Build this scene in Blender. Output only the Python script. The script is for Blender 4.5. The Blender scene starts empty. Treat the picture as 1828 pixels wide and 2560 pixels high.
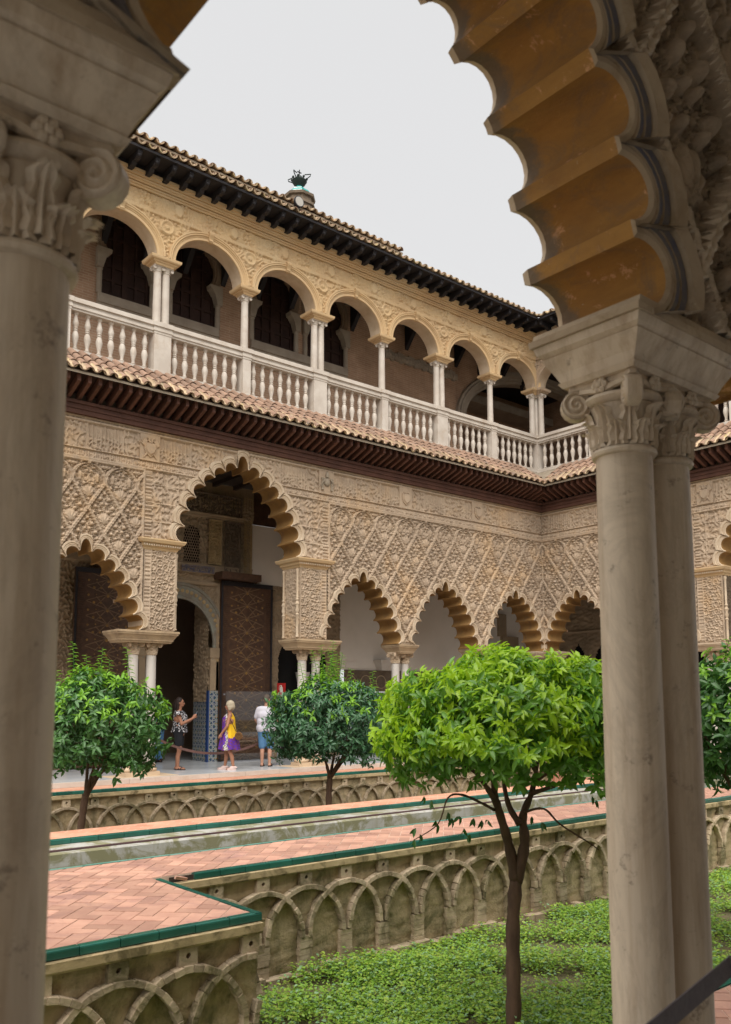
import bpy, math, random
import numpy as np
from mathutils import Vector, Matrix
random.seed(7)
rng = np.random.default_rng(7)
rad = math.radians
pi = math.pi
scn = bpy.context.scene
col = scn.collection

# ---------------------------------------------------------------- camera
HEAD, PITCH, ROLL = rad(39.79), rad(6.468), rad(-0.089)
CAM = Vector((-22.766, -18.221, 1.65))
cd = bpy.data.cameras.new('camera')
cam = bpy.data.objects.new('camera', cd)
col.objects.link(cam)
fw = Vector((math.sin(HEAD) * math.cos(PITCH), math.cos(HEAD) * math.cos(PITCH), math.sin(PITCH)))
rt = Vector((math.cos(HEAD), -math.sin(HEAD), 0))
up = rt.cross(fw)
r2 = rt * math.cos(ROLL) + up * math.sin(ROLL)
u2 = up * math.cos(ROLL) - rt * math.sin(ROLL)
mw = Matrix((r2, u2, -fw)).transposed().to_4x4()
mw.translation = CAM
cam.matrix_world = mw
cd.sensor_fit = 'VERTICAL'
cd.sensor_height = 36
cd.sensor_width = 36
cd.lens = 30.477
cd.shift_x, cd.shift_y = 0.0007, 0.0873
cd.clip_start, cd.clip_end = 0.05, 500
cd.dof.use_dof = True
cd.dof.focus_distance = 15
cd.dof.aperture_fstop = 3.5
scn.camera = cam

# ---------------------------------------------------------------- sky, sun, exposure
SUN_EL, SUN_AZ = rad(60), rad(228)      # azimuth clockwise from +Y
w = bpy.data.worlds.new('World')
scn.world = w
w.use_nodes = True
nt = w.node_tree
bg = nt.nodes['Background']
sky = nt.nodes.new('ShaderNodeTexSky')
sky.sky_type = 'NISHITA'
sky.sun_disc = False
sky.sun_elevation = SUN_EL
sky.sun_rotation = SUN_AZ
sky.dust_density = 5
hs = nt.nodes.new('ShaderNodeHueSaturation')
hs.inputs['Saturation'].default_value = 0.15
nt.links.new(sky.outputs[0], hs.inputs['Color'])
mx = nt.nodes.new('ShaderNodeMix')
mx.data_type = 'RGBA'
mx.inputs[0].default_value = 0.93                  # a closed cloud cover hides nearly all of the clear sky
mx.inputs[7].default_value = (2.0, 2.0, 2.01, 1)
nt.links.new(hs.outputs[0], mx.inputs[6])
nt.links.new(mx.outputs[2], bg.inputs['Color'])
bg.inputs['Strength'].default_value = 0.10
sl = bpy.data.lights.new('sun', 'SUN')
sl.energy = 1.5
sl.angle = rad(80)
sl.color = (1.0, 0.96, 0.9)
so = bpy.data.objects.new('sun', sl)
col.objects.link(so)
sd = Vector((math.sin(SUN_AZ) * math.cos(SUN_EL), math.cos(SUN_AZ) * math.cos(SUN_EL), math.sin(SUN_EL)))
so.rotation_euler = (-sd).to_track_quat('-Z', 'Y').to_euler()
so.location = (-15, -10, 30)
scn.view_settings.view_transform = 'Standard'
scn.view_settings.look = 'None'
scn.view_settings.gamma = 1
scn.view_settings.exposure = 1.93
scn.render.engine = 'CYCLES'
scn.cycles.max_bounces = 10
scn.cycles.diffuse_bounces = 5
scn.cycles.use_denoising = True

# ---------------------------------------------------------------- helpers
def hexc(h, k=1.0):
    v = [int(h[i:i + 2], 16) / 255 for i in (0, 2, 4)]
    return tuple(min(1, (x / 12.92 if x <= .04045 else ((x + .055) / 1.055) ** 2.4) * k) for x in v)

def rgba(c):
    return (c[0], c[1], c[2], 1.0)

class NT:
    """small wrapper for node building"""
    def __init__(s, name):
        s.m = bpy.data.materials.new(name)
        s.m.use_nodes = True
        s.t = s.m.node_tree
        s.b = s.t.nodes['Principled BSDF']
        s.g = s.t.nodes.new('ShaderNodeNewGeometry')
    def n(s, typ, **kw):
        nd = s.t.nodes.new('ShaderNode' + typ)
        for k, v in kw.items():
            setattr(nd, k, v)
        return nd
    def l(s, a, b):
        s.t.links.new(a, b)
    def pos(s, scale=(1, 1, 1), rot=(0, 0, 0)):
        mp = s.n('Mapping')
        mp.inputs['Scale'].default_value = scale
        mp.inputs['Rotation'].default_value = rot
        s.l(s.g.outputs['Position'], mp.inputs['Vector'])
        return mp.outputs[0]
    def noise(s, scale, detail=4, rough=.55, vec=None, dist=0):
        nd = s.n('TexNoise')
        nd.inputs['Scale'].default_value = scale
        nd.inputs['Detail'].default_value = detail
        nd.inputs['Roughness'].default_value = rough
        nd.inputs['Distortion'].default_value = dist
        s.l(vec if vec is not None else s.g.outputs['Position'], nd.inputs['Vector'])
        return nd.outputs['Fac']
    def ramp(s, fac, a, b):
        mr = s.n('MapRange')
        mr.inputs[1].default_value = a
        mr.inputs[2].default_value = b
        s.l(fac, mr.inputs[0])
        return mr.outputs[0]
    def mix(s, fac, a, b, blend='MIX'):
        nd = s.n('Mix', data_type='RGBA', blend_type=blend)
        for inp, v in ((nd.inputs[0], fac), (nd.inputs[6], a), (nd.inputs[7], b)):
            if isinstance(v, bpy.types.NodeSocket):
                s.l(v, inp)
            elif isinstance(v, (tuple, list)):
                inp.default_value = rgba(v)
            else:
                inp.default_value = v
        return nd.outputs[2]
    def math(s, op, a, b=None):
        nd = s.n('Math', operation=op)
        for i, v in enumerate((a, b)):
            if v is None:
                continue
            if isinstance(v, bpy.types.NodeSocket):
                s.l(v, nd.inputs[i])
            else:
                nd.inputs[i].default_value = v
        return nd.outputs[0]
    def rand(s):
        return s.n('ObjectInfo').outputs['Random']
    def bump(s, h, strength=.4, dist=.01):
        nd = s.n('Bump')
        nd.inputs['Strength'].default_value = strength
        nd.inputs['Distance'].default_value = dist
        s.l(h, nd.inputs['Height'])
        s.l(nd.outputs[0], s.b.inputs['Normal'])
    def done(s, colr, rough=.8, spec=.3):
        if isinstance(colr, bpy.types.NodeSocket):
            s.l(colr, s.b.inputs['Base Color'])
        else:
            s.b.inputs['Base Color'].default_value = rgba(colr)
        s.b.inputs['Roughness'].default_value = rough
        s.b.inputs['Specular IOR Level'].default_value = spec
        return s.m

def mat(name, c1, c2, sc=2.5, rough=.85, bump=.35, bsc=45, bd=.008, rand=0., stain=None, ssc=.8, slo=.5, shi=.7, spec=.25, streak=None, vscale=(1, 1, 1)):
    t = NT(name)
    c = t.mix(t.ramp(t.noise(sc, 5, .6, t.pos(vscale) if vscale != (1, 1, 1) else None), .35, .65), c1, c2)
    if stain:
        c = t.mix(t.ramp(t.noise(ssc, 6, .7, dist=.6), slo, shi), c, stain)
    if streak:
        c = t.mix(t.math('MULTIPLY', t.ramp(t.noise(1.6, 5, .65, t.pos((2.2, 2.2, .25))), .5, .72), .8), c, streak)
    if rand:
        v = t.math('ADD', t.math('MULTIPLY', t.rand(), rand), 1 - rand / 2)
        cb = t.n('CombineColor')
        for i in range(3):
            t.l(v, cb.inputs[i])
        c = t.mix(1.0, c, cb.outputs[0], 'MULTIPLY')
    if bump:
        t.bump(t.noise(bsc, 6, .65), bump, bd)
    return t.done(c, rough, spec)

def link(o, parent=None):
    col.objects.link(o)
    if parent is not None:
        o.parent = parent
    return o

def tag(o, label=None, cat=None, group=None, kind=None):
    if label: o['label'] = label
    if cat: o['category'] = cat
    if group: o['group'] = group
    if kind: o['kind'] = kind
    return o

def empty(name, loc=(0, 0, 0), rz=0, parent=None):
    o = bpy.data.objects.new(name, None)
    o.location = loc
    o.rotation_euler = (0, 0, rz)
    return link(o, parent)

class MB:
    """mesh collector"""
    def __init__(s):
        s.v, s.f, s.mi, s.cur = [], [], [], 0
    def add(s, vs, fs):
        n = len(s.v)
        s.v.extend([tuple(p) for p in vs])
        s.f.extend([tuple(i + n for i in f) for f in fs])
        s.mi.extend([s.cur] * len(fs))
        return s
    def box(s, x0, x1, y0, y1, z0, z1):
        return s.add([(x0, y0, z0), (x1, y0, z0), (x1, y1, z0), (x0, y1, z0), (x0, y0, z1), (x1, y0, z1), (x1, y1, z1), (x0, y1, z1)],
                     [(0, 3, 2, 1), (4, 5, 6, 7), (0, 1, 5, 4), (1, 2, 6, 5), (2, 3, 7, 6), (3, 0, 4, 7)])
    def obox(s, c, ax, ay, az):
        """oriented box, half-axis vectors"""
        c, ax, ay, az = map(Vector, (c, ax, ay, az))
        vs = [c + ax * i + ay * j + az * k for k in (-1, 1) for (i, j) in ((-1, -1), (1, -1), (1, 1), (-1, 1))]
        return s.add(vs, [(0, 3, 2, 1), (4, 5, 6, 7), (0, 1, 5, 4), (1, 2, 6, 5), (2, 3, 7, 6), (3, 0, 4, 7)])
    def lathe(s, prof, n=16, cx=0, cy=0, a0=0):
        vs, fs = [], []
        for r, z in prof:
            for i in range(n):
                a = a0 + 2 * pi * i / n
                vs.append((cx + r * math.cos(a), cy + r * math.sin(a), z))
        for k in range(len(prof) - 1):
            for i in range(n):
                j = (i + 1) % n
                fs.append((k * n + i, k * n + j, (k + 1) * n + j, (k + 1) * n + i))
        m = len(prof) - 1
        fs.append(tuple(range(n - 1, -1, -1)))
        fs.append(tuple(m * n + i for i in range(n)))
        return s.add(vs, fs)
    def rings(s, rings, cap=True, closed=True):
        """loft point rings of the same length"""
        n = len(rings[0])
        vs = [p for r in rings for p in r]
        fs = []
        for k in range(len(rings) - 1):
            for i in range(n if closed else n - 1):
                j = (i + 1) % n
                fs.append((k * n + i, k * n + j, (k + 1) * n + j, (k + 1) * n + i))
        if cap:
            fs.append(tuple(range(n - 1, -1, -1)))
            fs.append(tuple((len(rings) - 1) * n + i for i in range(n)))
        return s.add(vs, fs)
    def rect(s, prof, cx=0, cy=0):
        """rectangular loft: (z, halfx, halfy)"""
        return s.rings([[(cx - a, cy - b, z), (cx + a, cy - b, z), (cx + a, cy + b, z), (cx - a, cy + b, z)] for z, a, b in prof])
    def tube(s, pts, rs, n=8, cap=True):
        pts = [Vector(p) for p in pts]
        rings = []
        nrm = None
        for i, p in enumerate(pts):
            d = (pts[min(i + 1, len(pts) - 1)] - pts[max(i - 1, 0)]).normalized()
            if nrm is None:
                nrm = d.orthogonal().normalized()
            nrm = (nrm - d * nrm.dot(d)).normalized()
            bn = d.cross(nrm)
            r = rs[i] if hasattr(rs, '__len__') else rs
            rings.append([p + (nrm * math.cos(2 * pi * k / n) + bn * math.sin(2 * pi * k / n)) * r for k in range(n)])
        return s.rings(rings, cap)
    def ball(s, c, r, n=8, m=5, sq=(1, 1, 1)):
        rings = []
        for j in range(m + 1):
            a = -pi / 2 + pi * j / m
            rr = max(math.cos(a), .02)
            rings.append([(c[0] + sq[0] * r * rr * math.cos(2 * pi * i / n), c[1] + sq[1] * r * rr * math.sin(2 * pi * i / n), c[2] + sq[2] * r * math.sin(a)) for i in range(n)])
        return s.rings(rings)
    def extrude(s, poly, y0, y1):
        """polygon in xz, extruded along y"""
        n = len(poly)
        vs = [(x, y0, z) for x, z in poly] + [(x, y1, z) for x, z in poly]
        fs = [tuple(range(n)), tuple(range(2 * n - 1, n - 1, -1))]
        fs += [(i, n + i, n + (i + 1) % n, (i + 1) % n) for i in range(n)]
        return s.add(vs, fs)
    def mesh(s, name, mats, smooth=False):
        me = bpy.data.meshes.new(name)
        me.from_pydata(s.v, [], s.f)
        mats = mats if isinstance(mats, (list, tuple)) else [mats]
        for m in mats:
            me.materials.append(m)
        if len(mats) > 1:
            me.polygons.foreach_set('material_index', s.mi)
        if smooth:
            me.polygons.foreach_set('use_smooth', [True] * len(me.polygons))
            if smooth == 2:
                me.set_sharp_from_angle(angle=rad(38))
        me.update()
        return me
    def build(s, name, mats, parent=None, smooth=False, loc=(0, 0, 0), rot=(0, 0, 0)):
        return put(name, s.mesh(name, mats, smooth), parent, loc, rot)

def put(name, me, parent=None, loc=(0, 0, 0), rot=(0, 0, 0), sc=None):
    o = bpy.data.objects.new(name, me)
    o.location = loc
    o.rotation_euler = rot
    if sc: o.scale = sc
    return link(o, parent)

def copy_tree(o, parent=None):
    c = o.copy()
    link(c)
    c.parent = parent
    for ch in list(o.children):
        copy_tree(ch, c)
    return c

def grid_mesh(name, xs, zs, O, mask, m, parent=None, smooth=True):
    """wall skin in the xz plane, y = -O; mask is per cell"""
    nx, nz = len(xs), len(zs)
    X, Z = np.meshgrid(xs, zs, indexing='ij')
    V = np.stack([X, -O, Z], -1).reshape(-1, 3)
    I = np.arange(nx * nz).reshape(nx, nz)
    Q = np.stack([I[:-1, :-1], I[1:, :-1], I[1:, 1:], I[:-1, 1:]], -1)[mask]
    used, inv = np.unique(Q, return_inverse=True)
    return np_mesh(name, V[used], inv.reshape(-1, 4), m, parent, smooth)

def split_grid(xs, zs, O, keep, zones, m, parent):
    """one skin cut into its panels: zones = [(name, cell mask)], first match wins"""
    left = keep.copy()
    for nm, mk in zones:
        q = left & mk
        left &= ~mk
        if q.any():
            grid_mesh(nm, xs, zs, O, q, m, parent)
    if left.any():
        grid_mesh('wall', xs, zs, O, left, m, parent)

def np_mesh(name, V, Q, m, parent=None, smooth=False, k=None):
    k = Q.shape[1]
    me = bpy.data.meshes.new(name)
    me.vertices.add(len(V))
    me.vertices.foreach_set('co', np.ascontiguousarray(V, dtype=np.float32).ravel())
    me.loops.add(Q.size)
    me.loops.foreach_set('vertex_index', np.ascontiguousarray(Q, dtype=np.int32).ravel())
    me.polygons.add(len(Q))
    me.polygons.foreach_set('loop_start', np.arange(0, Q.size, k, dtype=np.int32))
    me.polygons.foreach_set('loop_total', np.full(len(Q), k, dtype=np.int32))
    if smooth:
        me.polygons.foreach_set('use_smooth', np.ones(len(Q), dtype=bool))
    me.materials.append(m)
    me.update(calc_edges=True)
    return put(name, me, parent)

def in_poly(px, pz, poly):
    ins = np.zeros(px.shape, bool)
    n = len(poly)
    for i in range(n):
        x1, z1 = poly[i]
        x2, z2 = poly[(i + 1) % n]
        if z1 == z2:
            continue
        c = ((z1 > pz) != (z2 > pz)) & (px < (x2 - x1) * (pz - z1) / (z2 - z1) + x1)
        ins ^= c
    return ins

def sstep(a, b, x):
    t = np.clip((x - a) / (b - a), 0, 1)
    return t * t * (3 - 2 * t)

# ---------------------------------------------------------------- materials
def stucco_mat():
    t = NT('stucco_tan')
    c = t.mix(t.ramp(t.noise(1.1, 5, .6), .35, .65), (.49, .375, .268), (.39, .297, .215))
    c = t.mix(t.ramp(t.noise(.55, 4, .7, dist=.8), .50, .66), c, (.50, .35, .215))
    c = t.mix(t.math('MULTIPLY', t.ramp(t.noise(4.5, 6, .75), .50, .70), .7), c, (.31, .235, .175))
    c = t.mix(t.ramp(t.noise(1.7, 7, .8, dist=1.2), .655, .70), c, (.62, .55, .47))
    c = t.mix(t.math('MULTIPLY', t.ramp(t.noise(1.6, 5, .65, t.pos((2.2, 2.2, .25))), .52, .74), .7), c, (.36, .265, .185))
    t.bump(t.noise(70, 6, .65), .55, .01)
    return t.done(c, .9, .2)
S_LOW = stucco_mat()
S_EDGE = mat('stucco_pale_edge', (.56, .45, .33), (.46, .35, .24), 3, .85, .35, 60)
S_GOLD = mat('stucco_gold', (.61, .43, .235), (.53, .365, .205), 1.6, .85, .4, 60, stain=(.55, .42, .26), ssc=.6, slo=.5, shi=.72)
OCHRE = mat('ochre_intrados', (.34, .195, .07), (.25, .14, .05), 2.2, .8, .3, 50, stain=(.20, .12, .06), ssc=2.6, slo=.52, shi=.7)
def worn_ochre():
    t = NT('ochre_intrados_worn')
    c = t.mix(t.ramp(t.noise(2.4, 6, .7, t.pos((4, 1.2, 4))), .3, .7), (.44, .235, .065), (.30, .155, .052))
    c = t.mix(t.math('MULTIPLY', t.ramp(t.noise(3.2, 8, .78, dist=1.0), .50, .66), .75), c, (.21, .14, .085))
    c = t.mix(t.ramp(t.noise(6.5, 8, .8, dist=.6), .585, .625), c, (.60, .34, .17))
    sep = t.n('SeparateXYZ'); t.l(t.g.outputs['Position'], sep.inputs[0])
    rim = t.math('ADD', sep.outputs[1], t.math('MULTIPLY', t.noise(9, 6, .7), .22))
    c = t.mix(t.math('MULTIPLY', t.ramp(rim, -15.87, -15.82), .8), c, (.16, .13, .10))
    c = t.mix(t.ramp(t.noise(26, 4, .7), .70, .73), c, (.50, .40, .28))
    t.bump(t.noise(38, 8, .75), .7, .012)
    return t.done(c, .85, .2)
OCHRE_N = worn_ochre()
MARBLE = mat('marble_grey', (.56, .52, .47), (.44, .40, .36), 1.4, .55, .12, 30, stain=(.36, .30, .24), ssc=2.2, slo=.55, shi=.8, spec=.4, vscale=(1, 1, .35))
def marble_col(name, a, b_, st, dk):
    t = NT(name)
    c = t.mix(t.ramp(t.noise(1.5, 6, .65, t.pos((1.6, 1.6, .5))), .35, .65), a, b_)
    c = t.mix(t.math('MULTIPLY', t.ramp(t.noise(2.0, 6, .7, t.pos((5, 5, .35))), .45, .7), .8), c, st)
    v = t.math('ABSOLUTE', t.math('SUBTRACT', t.noise(1.3, 7, .7, t.pos((1.5, 1.5, .8), (.5, .4, 0)), 1.4), .5))
    c = t.mix(t.math('MULTIPLY', t.ramp(v, .05, .0), .16), c, dk)
    c = t.mix(t.math('MULTIPLY', t.ramp(t.noise(9, 6, .75), .60, .70), .75), c, dk)
    t.bump(t.noise(60, 5, .6), .15, .006)
    return t.done(c, .55, .4)
MARBLE_N = marble_col('marble_weathered', (.64, .53, .395), (.52, .425, .315), (.35, .245, .15), (.15, .11, .08))
MARBLE_OLD = mat('marble_weathered_flat', (.53, .455, .36), (.43, .36, .28), 1.2, .6, .18, 40, stain=(.33, .26, .19), ssc=3.0, slo=.5, shi=.75, spec=.35, vscale=(1, 1, .3))
MARBLE_W = mat('marble_white', (.60, .54, .47), (.49, .425, .36), 2.2, .6, .15, 40, stain=(.45, .35, .26), ssc=3, slo=.55, shi=.8, spec=.35)
FLOOR = mat('marble_floor', (.56, .57, .58), (.46, .48, .5), .9, .22, .03, 20, spec=.5)
BASE = mat('marble_base', (.58, .44, .30), (.48, .36, .245), 2, .7, .25, 40)
WOOD_RED = mat('eave_wood', (.13, .06, .042), (.09, .042, .03), 3, .7, .3, 40, rand=.3)
WOOD_BOARD = mat('eave_board', (.042, .02, .015), (.03, .015, .012), 3, .75, .3, 40)
WOOD_DARK = mat('dark_wood', (.026, .023, .026), (.018, .016, .018), 3, .6, .3, 40, rand=.3)
TILE_CLAY = mat('roof_tile', (.31, .195, .135), (.24, .155, .11), 6, .85, .3, 60, rand=.45, stain=(.22, .19, .16), ssc=4, slo=.55, shi=.7)
TILE_END = mat('roof_tile_lichen', (.52, .38, .25), (.34, .27, .18), 9, .85, .4, 60, rand=.4, stain=(.40, .33, .10), ssc=7, slo=.56, shi=.7)
MORTAR = mat('mortar', (.36, .30, .23), (.28, .23, .17), 6, .9, .4, 50)
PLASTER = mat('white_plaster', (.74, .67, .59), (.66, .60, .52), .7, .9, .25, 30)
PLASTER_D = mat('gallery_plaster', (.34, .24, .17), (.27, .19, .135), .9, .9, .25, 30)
SOIL = mat('soil', (.17, .14, .075), (.11, .10, .05), 3, .95, .6, 20, .03)
GWALL = mat('garden_wall_plaster', (.47, .37, .23), (.36, .275, .16), 3, .92, .8, 26, .02, stain=(.15, .13, .065), ssc=1.9, slo=.50, shi=.66, streak=(.12, .105, .055))
GBRICK = mat('garden_brick', (.50, .40, .28), (.38, .29, .195), 7, .92, .7, 40, .014, rand=.5, stain=(.15, .125, .065), ssc=2.3, slo=.47, shi=.62)
GBAND = mat('garden_wall_band', (.50, .385, .225), (.40, .30, .165), 5, .9, .6, 30, stain=(.16, .125, .065), ssc=3, slo=.48, shi=.62)
TERRA = mat('terracotta_tile', (.50, .285, .205), (.42, .225, .165), 4, .72, .25, 40, rand=.4, stain=(.30, .165, .14), ssc=1.7, slo=.5, shi=.72, spec=.35)
GROUT = mat('grout', (.62, .47, .37), (.54, .40, .31), 8, .9, .2, 40)
GREEN = mat('green_glazed_tile', (.012, .085, .062), (.016, .11, .082), 5, .22, .05, 20, rand=.4, spec=.6)
CONC = mat('channel_concrete', (.40, .39, .36), (.33, .32, .29), 3, .85, .25, 30, stain=(.20, .19, .11), ssc=2.6, slo=.44, shi=.54, streak=(.22, .2, .13))
BARK = mat('bark', (.125, .075, .048), (.075, .045, .03), 8, .9, .7, 60, .01, vscale=(1, 1, .25))
BLACK = mat('unlit_room_black', (.012, .011, .010), (.009, .008, .008), 2, .9, 0)  # black colour standing in for the darkness of rooms behind openings
IRON = mat('black_iron', (.03, .03, .034), (.02, .02, .024), 6, .5, .1, 60)
CARVE_D = mat('carved_dark_stucco', (.17, .125, .085), (.115, .085, .06), 5, .9, .9, 26, .03)
# ---------------------------------------------------------------- relief patterns (heights in metres)
def arab(x, z, s=.22, ph=0.):
    a = 2 * pi / s
    v1 = np.cos(a * x + 1.5 * np.sin(a * .5 * z + ph) + ph)
    v2 = np.cos(a * .83 * z + 1.9 * np.sin(a * .55 * x + 2 * ph))
    v3 = np.cos(a * .6 * (x + z) + 2.1 * np.sin(a * .4 * (x - z)))
    return sstep(-.12, .22, v1 * v2 + .45 * v3)

def script(x, z, z0, z1):
    """tall upright letters over scrolls"""
    t = (z - z0) / (z1 - z0)
    st = np.cos(2 * pi * x / .085 + 1.2 * np.sin(x * 9.1))
    up_ = sstep(.1, .6, st) * sstep(.05, .2, t) * (1 - sstep(.75, .95, t + .12 * np.sin(x * 23)))
    lo = arab(x, z, .13) * (1 - sstep(.4, .7, t))
    return np.clip(up_ + lo, 0, 1)

def sebka(x, z, xa, p, fq=1.12, want_rib=False):
    hv = .565
    t = np.clip((z - 6.31) / .38, 0, 1)
    zz = np.where(z > 6.31, 6.31 + hv * (1 - np.sqrt(np.maximum(1 - t * t, 0))), z)
    u = (x - xa) / p
    v = (zz - 5.745) / (2 * hv)
    s1, s2 = u + v, u - v
    g = 1 / math.sqrt(1 / p ** 2 + 1 / (2 * hv) ** 2)
    sc1 = .007 * np.sin(2 * pi * (s2 * 9))
    sc2 = .007 * np.sin(2 * pi * (s1 * 9))
    d1 = np.abs(s1 - np.round(s1)) * g + sc1
    d2 = np.abs(s2 - np.round(s2)) * g + sc2
    d = np.minimum(d1, d2)
    rib = (1 - sstep(.024, .04, d)) * .042 - (1 - sstep(.006, .016, d)) * .012
    c1, c2 = np.floor(s1) + .5, np.floor(s2) + .5
    dx = np.abs((u - (c1 + c2) / 2) * p)
    dz = (v - (c1 - c2) / 2) * 2 * hv
    h = -.058 + .048 * sstep(-.05, .30, np.cos(84 * fq * dx + 3.0 * np.sin(31 * fq * dz)) * np.cos(64 * fq * dz + 2.4 * np.sin(45 * fq * dx)) + .14)
    for bx, bz, r in ((.10, .21, .045), (.19, .03, .042), (.0, .33, .034), (.09, -.06, .034), (.23, -.10, .03), (.05, .1, .03)):
        q = ((dx - bx) ** 2 + (dz - bz) ** 2) / r ** 2
        h = np.maximum(h, np.where(q < 1, -.03 + .075 * np.sqrt(np.maximum(1 - q, 0)), -1))
    rr = np.sqrt(dx ** 2 + (dz + .22) ** 2)
    ang = np.arctan2(dx, -(dz + .30))
    shell = np.where((rr < .12), -.02 + .035 * np.sqrt(np.maximum(1 - (rr / .12) ** 2, 0)) + .010 * np.cos(11 * ang), -1)
    h = np.maximum(h, shell)
    if want_rib:
        return d
    return np.where(z > 6.73, .035, np.where(d < .04, np.maximum(h, rib - .02 * (1 - rib / .042)), h))

def shieldish(x, z, xc, zc, s):
    """raised round of a carved shield, used inside heightfields"""
    q = ((x - xc) / s) ** 2 + ((z - zc) / (1.15 * s)) ** 2
    return np.where(q < 1, .03 * np.sqrt(np.maximum(1 - q, 0)) + .02, 0)

# ---------------------------------------------------------------- lobed arches
SMALL = [(-1.25, 3.17), (-1.10, 3.50), (-.98, 3.845), (-.835, 4.15), (-.64, 4.405), (-.415, 4.62), (-.135, 4.785)]
SMALL = SMALL + [(-x, z) for x, z in SMALL[::-1]]
PORTAL = [(-1.60, 5.22), (-1.53, 5.60), (-1.42, 5.985), (-1.255, 6.315), (-1.02, 6.63), (-.765, 6.875), (-.48, 7.07), (-.165, 7.21)]
PORTAL = PORTAL + [(-x, z) for x, z in PORTAL[::-1]]
NEAR = [(-1.035, 3.17), (-.93, 3.50), (-.845, 3.815), (-.70, 4.115), (-.49, 4.34), (-.295, 4.505), (-.10, 4.60)]
NEAR = NEAR + [(-x, z) for x, z in NEAR[::-1]]

def lobe_list(tips, sag=.46, apex=.95, blunt=.035):
    out = []
    k = len(tips) - 1
    for i in range(k):
        a, b = Vector(tips[i]), Vector(tips[i + 1])
        t = (b - a)
        c = t.length
        t = t / c
        n = Vector((-t.y, t.x))
        out.append(dict(m=(a + b) / 2, t=t, n=n, a=c / 2 - blunt / 2, full=c / 2, s=c * (apex if i == k // 2 else sag)))
    return out

def lobe_pt(L, th, d=0.):
    """point at angle th of the lobe, moved outward by d (kept inside the lobe's own chord)"""
    a, s = L['a'], L['s']
    x, y = -a * math.cos(th), s * math.sin(th)
    nx, ny = -math.cos(th) / a, math.sin(th) / s
    ln = math.hypot(nx, ny)
    x += nx / ln * d
    y += ny / ln * d
    x = max(-L['full'], min(L['full'], x))
    return L['m'] + L['t'] * x + L['n'] * y

def arc_pts(L, n, d):
    e = L['m'] - L['t'] * L['full'], L['m'] + L['t'] * L['full']
    return [e[0]] + [lobe_pt(L, pi * i / n, d) for i in range(n + 1)] + [e[1]]

def outline(tips, d, n=10, **kw):
    pts = []
    for L in lobe_list(tips, **kw):
        for i in range(n + 1):
            p = lobe_pt(L, pi * i / n, d)
            pts.append((p.x, p.y))
    return pts

def lobed_arch(parent, tips, xc, o_front, thick, prof, m_face, m_soffit, n=10, m_mid=None, **kw):
    """archivolt (one mesh) with each lobe of the soffit as its own child; prof = [(offset, height)]"""
    LL = lobe_list(tips, **kw)
    mb = MB()
    for L in LL:
        rings = []
        for d, h in prof:
            rings.append([(p.x + xc, -(o_front + h), p.y) for p in arc_pts(L, n, d)])
        for k in range(len(rings) - 1):
            mb.cur = 1 if (m_mid is not None and k in m_mid[1]) else 0
            mb.rings([rings[k], rings[k + 1]], cap=False, closed=False)
        mb.cur = 0
    arch = mb.build('arch', [m_face] + ([m_mid[0]] if m_mid else []), parent, smooth=2)
    yb, yf = -(o_front - thick), -(o_front + prof[0][1])
    for i, L in enumerate(LL):
        b = MB()
        pts = [L['m'] - L['t'] * L['full']] + [lobe_pt(L, pi * j / (n + 2)) for j in range(n + 3)] + [L['m'] + L['t'] * L['full']]
        ys = [yf + (yb - yf) * k / 4 for k in range(5)]
        b.rings([[(p.x + xc, y, p.y) for p in pts] for y in ys], cap=False, closed=False)
        b.build('lobe', m_soffit, arch, smooth=2)
    return arch

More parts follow.
